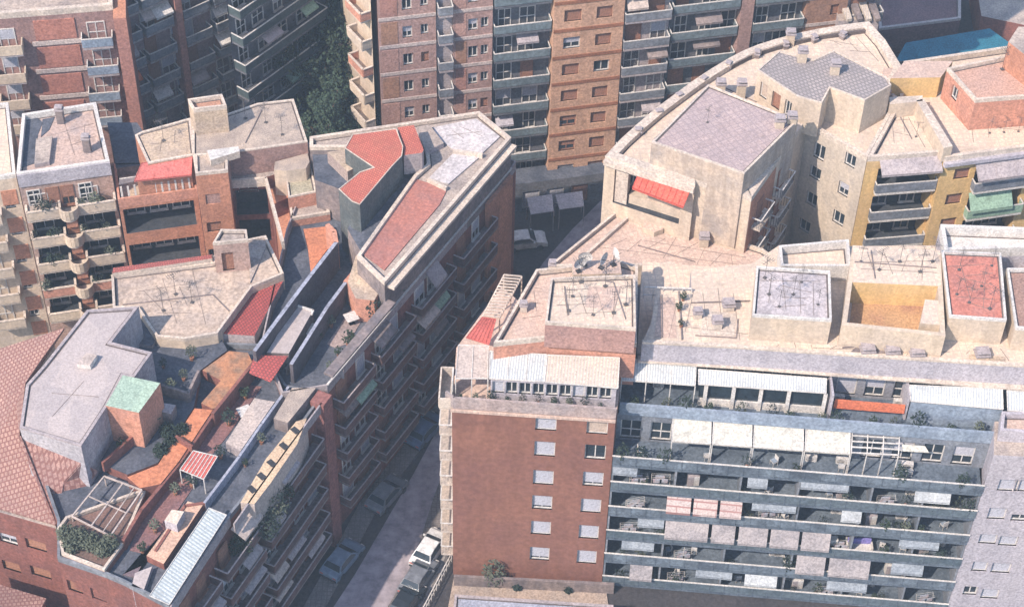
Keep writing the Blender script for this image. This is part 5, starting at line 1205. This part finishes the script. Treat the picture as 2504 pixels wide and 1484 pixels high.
for x in (-.2, .2):
    for y in (-.2, .2): m1.bar((x, y, 0), (x, y, .42), .02, n=4)
m2 = MB(); m2.box((0, -.02, .47), .4, .38, .06)
proto(_CH, (('frame', m1, white), ('cushion', m2, bluepale)))
for fi, z in enumerate(floors):
    for k in range(3):
        p = b2(rz_.uniform(1.5, L2-1.5), rz_.uniform(.5, .9)); place(_RK, 'drying_rack', (p[0], p[1], z), .1+rz_.uniform(-.2, .2), 'drying rack with washing in a loggia of the long balcony block', 'drying rack', 'drying racks in the loggias')
    for k in range(4):
        p = b2(rz_.uniform(1, L2-1), rz_.uniform(.6, 1.6)); place(_CH, 'balcony_chair', (p[0], p[1], z), rz_.uniform(0, 6), 'white chair in a loggia of the long balcony block', 'chair', 'chairs in the loggias')
for k in range(5):
    p = b2(2+k*5, 1.2); place(_CH, 'balcony_chair', (p[0], p[1], 15.3), rz_.uniform(0, 6), 'white chair under or beside the ivory awnings', 'chair', 'chairs by the ivory awnings')
p = b2(19.6, .8); t = thing('garden_couch', 'lilac and white couch in a loggia of the long balcony block', 'couch', (p[0], p[1], floors[2])); x, y, z = p[0], p[1], floors[2]
mb = MB(); mb.box((x, y, z+.1), 1.8, .7, .35); mb.build('seat', white, t); mb = MB(); mb.box((x, y+.35, z+.3), 1.8, .18, .7); mb.build('backrest', mat('lilac_cloth', (.25, .22, .55)), t)
for s_ in (-.95, .95): mb = MB(); mb.box((x+s_, y, z+.1), .14, .7, .55); mb.build('armrest', white, t)
for k, (fi, u) in enumerate(((3, 12.6), (1, 22.5), (4, 6.2), (2, 24.5), (0, 15.5), (3, 20.0), (4, 17.5))):
    p = b2(u, 1.2); cupboard((p[0], p[1], floors[fi]), 'small storage cupboard in a loggia of the long balcony block', .1, [lilac, white, greyw][k % 3], .9, 1.1, 'loggia cupboards')
# aerials on the roofs
ants = [((1390, 760, 26.35), 0), ((1420, 690, 26.35), .4), ((1450, 770, 26.35), 1.2), ((1480, 700, 26.35), .8), ((1500, 765, 26.35), 0), ((1530, 745, 26.35), 2), ((1400, 725, 26.35), .3), ((1465, 735, 26.35), 2.2), ((1365, 700, 26.35), 1.1)]
for (q, rz) in ants[:7]: antenna(on(*q), 'television aerial on the cluttered roof box of the brick block', rz_.uniform(.7, 1.0), rz, 'aerials on the brick block')
for x, y in ((1870, 680), (1905, 750), (1960, 690), (2000, 745), (1880, 720), (1940, 720)): antenna(on(x, y, 25.76), 'television aerial on the lilac grey roof box of the long block', rz_.uniform(.6, .9), rz_.uniform(0, 3), 'aerials on the lilac grey box')
for x, y in ((2345, 660), (2400, 700), (2370, 740), (2425, 650), (2340, 720), (2420, 755)): antenna(on(x, y, 25.76), 'television aerial on the red roof box of the long block', rz_.uniform(.6, .9), rz_.uniform(0, 3), 'aerials on the red box')
for x, y in ((2105, 640), (2150, 660), (2200, 640), (2250, 665), (2280, 640)): antenna(on(x, y, 25.63), 'television aerial on the cream roof behind the ochre court', rz_.uniform(.6, .9), rz_.uniform(0, 3), 'aerials behind the ochre court')
for x, y, z, l in ((600, 290, 21.2, 'gravel roof'), (650, 300, 21.2, 'gravel roof'), (690, 330, 21.2, 'gravel roof')): antenna(on(x, y, z), 'television aerial on the gravel roof of the orange block', .8, rz_.uniform(0, 3), 'aerials on the gravel roof')
antenna(on(400, 345, 20.85), 'television aerial on the tan roof of the orange block', .9, .5)
for x, y in ((430, 720), (400, 760), (470, 740)): antenna(on(x, y, 18.1), 'television aerial on the beige roof of the middle block', .9, rz_.uniform(0, 3), 'aerials on the beige roof')
antenna(on(1730, 300, 28.13), 'lone television aerial on the lilac tiled penthouse', .6, 1)
antenna(on(2450, 170, 28.1), 'lone television aerial on the salmon roof room', .9, .3)
for k, x in enumerate((2240, 2420, 2455, 2490)): antenna(on(x, 335-(x-2240)*.05, 25.1), 'television aerial on the front terrace of the yellow block', .6, k, 'aerials on the yellow block terrace')
for x, y in ((1660, 760), (1665, 800), (1670, 735)): plant(on(x, y, 23.41), 0, 'pot plant in the row on the roof of the long block', 'roof plants of the long block', .8)
for k, (x, y) in enumerate(((1705, 775), (1752, 800), (1780, 755))):
    p = on(x, y, 23.41); chimney(p, 'low cream vent block on the roof between the light well and the lilac box', .6+.1*(k % 3), .5+.15*(k % 2), cream, .1)
for k, (x, y) in enumerate(((2120, 860), (2180, 862), (2240, 868), (2400, 870))): chimney(on(x, y, 23.41), 'low flat cream hatch near the front edge of the main roof', .9, .25, creamr, .1)
for x, y, z, l, h in ((1610, 550, 19.96, 'short vent on the low pale roof behind the brick block', .8), (1720, 600, 19.96, 'square vent on the low pale roof nearer the yellow block', .9), (1905, 310, 28.13, 'grey twin vent at the right corner of the lilac tiled roof', .7), (1935, 300, 28.13, 'second grey vent at the right corner of the lilac tiled roof', .6), (1760, 235, 25.5, 'stub chimney between the two penthouse roofs', 1.3),
                   (1810, 240, 25.5, 'cream stub chimney left of the grey tiled tower', 1.5), (2040, 180, 28.5, 'grey chimney on the grey tiled roof', .9), (1960, 150, 28.5, 'broad chimney on the grey tiled roof', 1.0), (1930, 110, 25.5, 'stub chimney behind the grey tiled roof', 1.2)):
    chimney(on(x, y, z), l, .7, h, pale)
for x, y, z, l in ((150, 300, 20.45, 'slim dark chimney on the mauve roof, upper left'), (215, 370, 20.45, 'small dark chimney near the front of the mauve roof')): chimney(on(x, y, z), l, .6, 1.4, dirty)
for x, y, z, l in ((1350, 660, 24.16, 'low vent behind the antenna covered box'), (1280, 760, 24.16, 'low vent on the pink roof left of the antenna covered box')): chimney(on(x, y, z), l, .5, .6, cream)
for x, y, z, r in ((1430, 650, 25.41, 0), (1470, 655, 25.41, 1), (1500, 648, 25.41, 2), (1415, 664, 25.41, .5)): dish(on(x, y, z), 'satellite dish behind the antenna covered roof box', r, 1.1, 'dishes behind the roof box')
# vents along the curved cornice
for k, (x, y) in enumerate(((1560, 330), (1610, 285), (1660, 245), (1720, 205), (1780, 168), (1850, 140), (1920, 118), (1990, 103), (2060, 95))):
    p = on(x, y, 25.5); chimney(p, 'small dark vent in the row along the curved parapet', .5, .35, dirty, k*.3)
# air conditioners on the terraces
for k in range(6): p = b2(3+k*4.5, 5.4); ac_unit((p[0], p[1], 18.31), 'white air conditioner on the upper front terrace of the long block', math.atan2(E2.y, E2.x), 'terrace air conditioners')
for k in range(14):
    p = b2(1.5+k*1.9+rz_.uniform(-.5, .5), 3.0); plant((p[0], p[1], 18.31), k % 3, 'pot plant on the upper front terrace behind the blue parapet', 'plants behind the blue parapet', rz_.uniform(.9, 1.4))
for k in range(10):
    q = P(1125+k*38, 985+k*2.4, 20.13); plant((q.x, q.y+.3, 20.13), k % 3, 'pot plant on the brick block terrace under the corrugated roofs', 'plants on the brick block terrace', rz_.uniform(.5, .8))
# bushes
def bush(x, y, z, r, m, label, group=None, n=500, name='bush', sz=.12, seed=0, hgt=None):
    p = P(x, y, z); mb = MB(); h = hgt or r; leafball(n, r, h, h*.7, sz, seed, mb); mb.v = [(a+p.x, b+p.y, c+z) for a, b, c in mb.v]
    t = thing(name, label, 'bush', (p.x, p.y, z), group); mb.build('foliage', m, t)
    s_ = MB(); s_.bar((p.x, p.y, z), (p.x+.1, p.y, z+h*.7), .06, n=4); s_.bar((p.x, p.y, z), (p.x-.15, p.y+.1, z+h*.6), .04, n=4); s_.build('stem', bark, t); return t
bush(480, 845, 16.0, 1.0, mat('bright_leaves', (.10, .20, .05), (.05, .11, .03)), 'bright green bush hanging below the curved white parapet', seed=1)
bush(515, 862, 15.0, .9, leaf, 'dark green bush beside the bright green one under the parapet', seed=2)
for k, (x, y) in enumerate(((165, 1316), (195, 1322), (222, 1335), (250, 1352), (180, 1340), (270, 1340))): bush(x, y, 16.95, .75, leafp, 'grey green hedge bush on the corner garden terrace', 'hedge bushes', 420, seed=10+k)
for k, (x, y, r) in enumerate(((650, 1210, 1.3), (672, 1250, 1.2), (632, 1262, 1.2), (690, 1215, 1.0), (610, 1300, 1.2), (655, 1300, 1.1), (590, 1345, 1.0))):
    bush(x, y, 14.0-k*.1, r, [leaf, leafp, leafd][k % 3], 'dark bush spilling over a street balcony of the corner block', 'balcony bushes of the corner block', 520, seed=30+k)
for k, (x, y) in enumerate(((420, 1085), (395, 1110), (445, 1060), (410, 1060))): bush(x, y, 17.25, .6, leafd, 'dark bush in the shaded trench beside the long orange roof', 'trench bushes', 380, seed=50+k)
bush(1208, 1420, .12, 1.1, leafp, 'thin shrub at the foot of the brick wall', seed=70, hgt=1.6)
for k, (x, y) in enumerate(((1265, 1438), (1390, 1444))): bush(x, y, .12, .4, leafd, 'low bush between the brick block and the blue canopy', 'low forecourt bushes', 200, seed=80+k)
for k in range(16):
    f = rz_.random(); e_ = (we-ws).normalized(); n2 = Vector((e_.y, -e_.x)); q = ws+e_*(.8+f*(Lw-2))-n2*rz_.uniform(.6, 1.6)
    plant((q.x, q.y, 16.61), rz_.randint(0, 2), 'pot plant on the roof terrace of the wedge block', 'plants on the wedge block terrace', rz_.uniform(1.0, 1.9))
for x, y, z in ((455, 1150, 16.4), (470, 1190, 16.4), (430, 1210, 16.4), (540, 1120, 16.4), (560, 1040, 16.4), (600, 975, 16.4), (380, 1300, 16.5), (350, 1350, 16.5), (600, 1140, 16.4), (640, 1085, 16.4), 
                (300, 1100, 17.25), (340, 1080, 17.25), (380, 1040, 17.25), (420, 960, 17.25), (450, 930, 17.25), (470, 880, 17.25), (400, 900, 17.25)):
    plant(on(x, y, z), rz_.randint(0, 2), 'pot plant on the stepped terraces of the corner block', 'plants on the corner block terraces', rz_.uniform(.7, 1.2))
for x, y in ((700, 800), (720, 780), (690, 850), (770, 700), (800, 680), (810, 800), (780, 830)): plant(on(x, y, 16.61), rz_.randint(0, 2), 'pot plant on the dark terrace between the long grey walls', 'plants between the grey walls', rz_.uniform(.8, 1.3))
# potted plants on the white block balconies
for i, z in enumerate((16.6, 13.6, 10.6, 7.6)):
    for k in range(7):
        e_ = (h0b-h0a).normalized(); n2 = Vector((e_.y, -e_.x)); u = rz_.choice([rz_.uniform(.4, 2.7), rz_.uniform(4.5, Lh-.3)]); q = h0a+e_*u+n2*.65
        plant((q.x, q.y, z), rz_.randint(0, 2), 'pot plant on a balcony of the white block', 'plants on the white block balconies', rz_.uniform(.9, 1.4))
# cars, parasols and tables on terraces
def table_set(x, y, z, label):
    p = P(x, y, z); t = thing('terrace_table', label, 'table', tuple(p)); mb = MB(); mb.box((p.x, p.y, z+.7), 1.0, 1.0, .05, .5); mb.build('top', white, t)
    mb = MB(); mb.bar((p.x, p.y, z), (p.x, p.y, z+.7), .06); mb.box((p.x, p.y, z), .5, .5, .05, .5); mb.build('base', dark, t)
table_set(760, 820, 16.61, 'white table on the dark terrace between the two blue grey walls'); table_set(860, 790, 16.61, 'white table on the street terrace of the wedge block')
table_set(600, 1020, 16.4, 'white table in the trench beside the beige strip roof')
for x, y, z, l, r in ((1030, 625, 16.61, 'cream parasol further up the terrace of the wedge block', .9),):
    p = P(x, y, z); t = thing('parasol', l, 'parasol', tuple(p)); mb = MB(); n = 8
    for k in range(n):
        a0, a1 = k*2*math.pi/n, (k+1)*2*math.pi/n; mb.face([(p.x, p.y, z+2.6), (p.x+r*math.cos(a0), p.y+r*math.sin(a0), z+2.15), (p.x+r*math.cos(a1), p.y+r*math.sin(a1), z+2.15)])
    mb.build('canopy', ivory, t); mb = MB(); mb.bar((p.x, p.y, z), (p.x, p.y, z+2.6), .04); mb.build('pole', white, t)

# pipes, cable runs and roofing seams on the roofs
def pipe(parent, pts, z, r=.045, m=None, name='roof_pipe'):
    mb = MB(); V = [P(x, y, z) for x, y in pts]
    for a, b in zip(V[:-1], V[1:]): mb.bar(a, b, r, n=4)
    mb.build(name, m or dirty, parent)
seam = mat('roof_seam', (.24, .20, .18))
def seams(parent, A, B_, C_, D_, z, nu, nv, seed, j=.012):
    rs = random.Random(seed); A, B_, C_, D_ = [P(x, y, z) for x, y in (A, B_, C_, D_)]
    for i in range(1, nu):
        f = i/nu+rs.uniform(-j, j); f0, f1 = sorted((rs.uniform(0, .35), rs.uniform(.6, 1))); a = A.lerp(B_, f); b = D_.lerp(C_, f)
        jj = Vector((rs.uniform(-.35, .35), rs.uniform(-.35, .35), 0)); mb = MB(); mb.bar(a.lerp(b, f0)+jj, a.lerp(b, f1)-jj, .02, n=4); mb.build('roof_seam', seam, parent)
    for i in range(1, nv):
        f = i/nv+rs.uniform(-j, j); f0, f1 = sorted((rs.uniform(0, .35), rs.uniform(.6, 1))); a = A.lerp(D_, f); b = B_.lerp(C_, f)
        jj = Vector((rs.uniform(-.35, .35), rs.uniform(-.35, .35), 0)); mb = MB(); mb.bar(a.lerp(b, f0)+jj, a.lerp(b, f1)-jj, .02, n=4); mb.build('roof_seam', seam, parent)
seams(B1, (1350, 690), (1545, 683), (1548, 792), (1342, 778), 26.31, 5, 5, 1)
seams(B1, (1312, 670), (1345, 672), (1338, 810), (1230, 806), 24.16, 2, 4, 2)
seams(B2, (1850, 662), (2024, 672), (2028, 774), (1846, 762), 25.76, 5, 5, 3)
seams(B2, (2310, 628), (2442, 632), (2455, 774), (2328, 766), 25.76, 3, 7, 4)
seams(B2, (1606, 712), (1838, 712), (1838, 842), (1606, 830), 23.41, 6, 4, 5)
seams(B2, (1850, 835), (2500, 850), (2500, 890), (1850, 850), 23.41, 14, 2, 6)
seams(B2, (2090, 612), (2296, 620), (2300, 690), (2090, 682), 25.63, 5, 3, 7)
seams(B4, (1530, 535), (1840, 622), (1830, 660), (1420, 640), 19.96, 9, 3, 8)
seams(B5, (1990, 95), (2120, 80), (2190, 170), (2060, 120), 25.51, 4, 3, 9)
seams(B6, (2170, 260), (2240, 262), (2290, 352), (2140, 368), 25.11, 4, 3, 10)
seams(B6, (2330, 260), (2500, 300), (2500, 335), (2340, 355), 25.11, 4, 2, 11)
seams(B10, (300, 680), (520, 655), (520, 800), (390, 800), 18.11, 5, 4, 12)
seams(B11, (350, 330), (462, 300), (466, 370), (366, 390), 20.86, 3, 2, 13)
seams(B8, (110, 900), (330, 880), (190, 1060), (60, 1030), 20.87, 2, 2, 14)
seams(B12, (120, 300), (228, 270), (255, 370), (140, 390), 20.46, 3, 3, 15)
seams(B7, (1070, 320), (1160, 296), (1210, 335), (1110, 355), 21.01, 3, 2, 16)
pipe(B1, [(1380, 700), (1390, 770)], 26.34); pipe(B1, [(1430, 680), (1500, 690), (1530, 780)], 26.34)
pipe(B2, [(1618, 720), (1620, 825)], 23.45); pipe(B2, [(1660, 712), (1668, 830)], 23.45, .07); pipe(B2, [(1690, 740), (1835, 735)], 23.45); pipe(B2, [(1700, 820), (1800, 826), (1805, 780)], 23.45)
pipe(B2, [(2060, 850), (2180, 842), (2300, 862)], 23.45, .06); pipe(B2, [(2090, 640), (2290, 655)], 25.66); pipe(B2, [(2130, 612), (2140, 680)], 25.66)
pipe(B5, [(1600, 340), (1740, 212)], 25.55, .05); pipe(B5, [(1750, 205), (1850, 250)], 25.55, .05); pipe(B6, [(2185, 255), (2230, 340)], 25.14); pipe(B11, [(600, 350), (640, 270)], 21.22, .05)
pipe(B10, [(300, 745), (520, 720), (560, 760)], 18.14, .05); pipe(B4, [(1560, 600), (1700, 640)], 20.0, .05)
# dark membrane patches and bright coatings
for q, m_ in (([(1612, 728), (1650, 726), (1655, 826), (1600, 824)], pinkr), ([(1720, 760), (1800, 765), (1795, 822), (1712, 818)], cream), ([(2100, 842), (2190, 846), (2200, 866), (2080, 860)], dirty), ([(2370, 866), (2460, 872), (2458, 888), (2368, 882)], tanr)):
    flat(B2, q, 23.42, m_, 'roof_patch', .015)
for q, m_ in (([(1440, 700), (1520, 700), (1500, 760), (1430, 750)], pinkr),): flat(B1, q, 26.32, m_, 'roof_patch', .015)
# wall streak pipes on plain walls
for x in (1760, 1800): pass
# ================================================================ air between the camera and the street
hz = bpy.data.materials.new('haze_air'); hz.use_nodes = True; ht = hz.node_tree; ht.nodes.remove(ht.nodes['Principled BSDF'])
pv = ht.nodes.new('ShaderNodeVolumePrincipled'); pv.inputs['Density'].default_value = HAZE; pv.inputs['Color'].default_value = (.62, .80, 1, 1); pv.inputs['Anisotropy'].default_value = 0.0
ht.links.new(pv.outputs[0], ht.nodes['Material Output'].inputs['Volume'])
mb = MB(); mb.prism([(-420, -80), (420, -80), (420, 720), (-420, 720)], -1, 135); tag(mb.build('haze', hz, loc=(0, 100, 0)), kind='stuff')
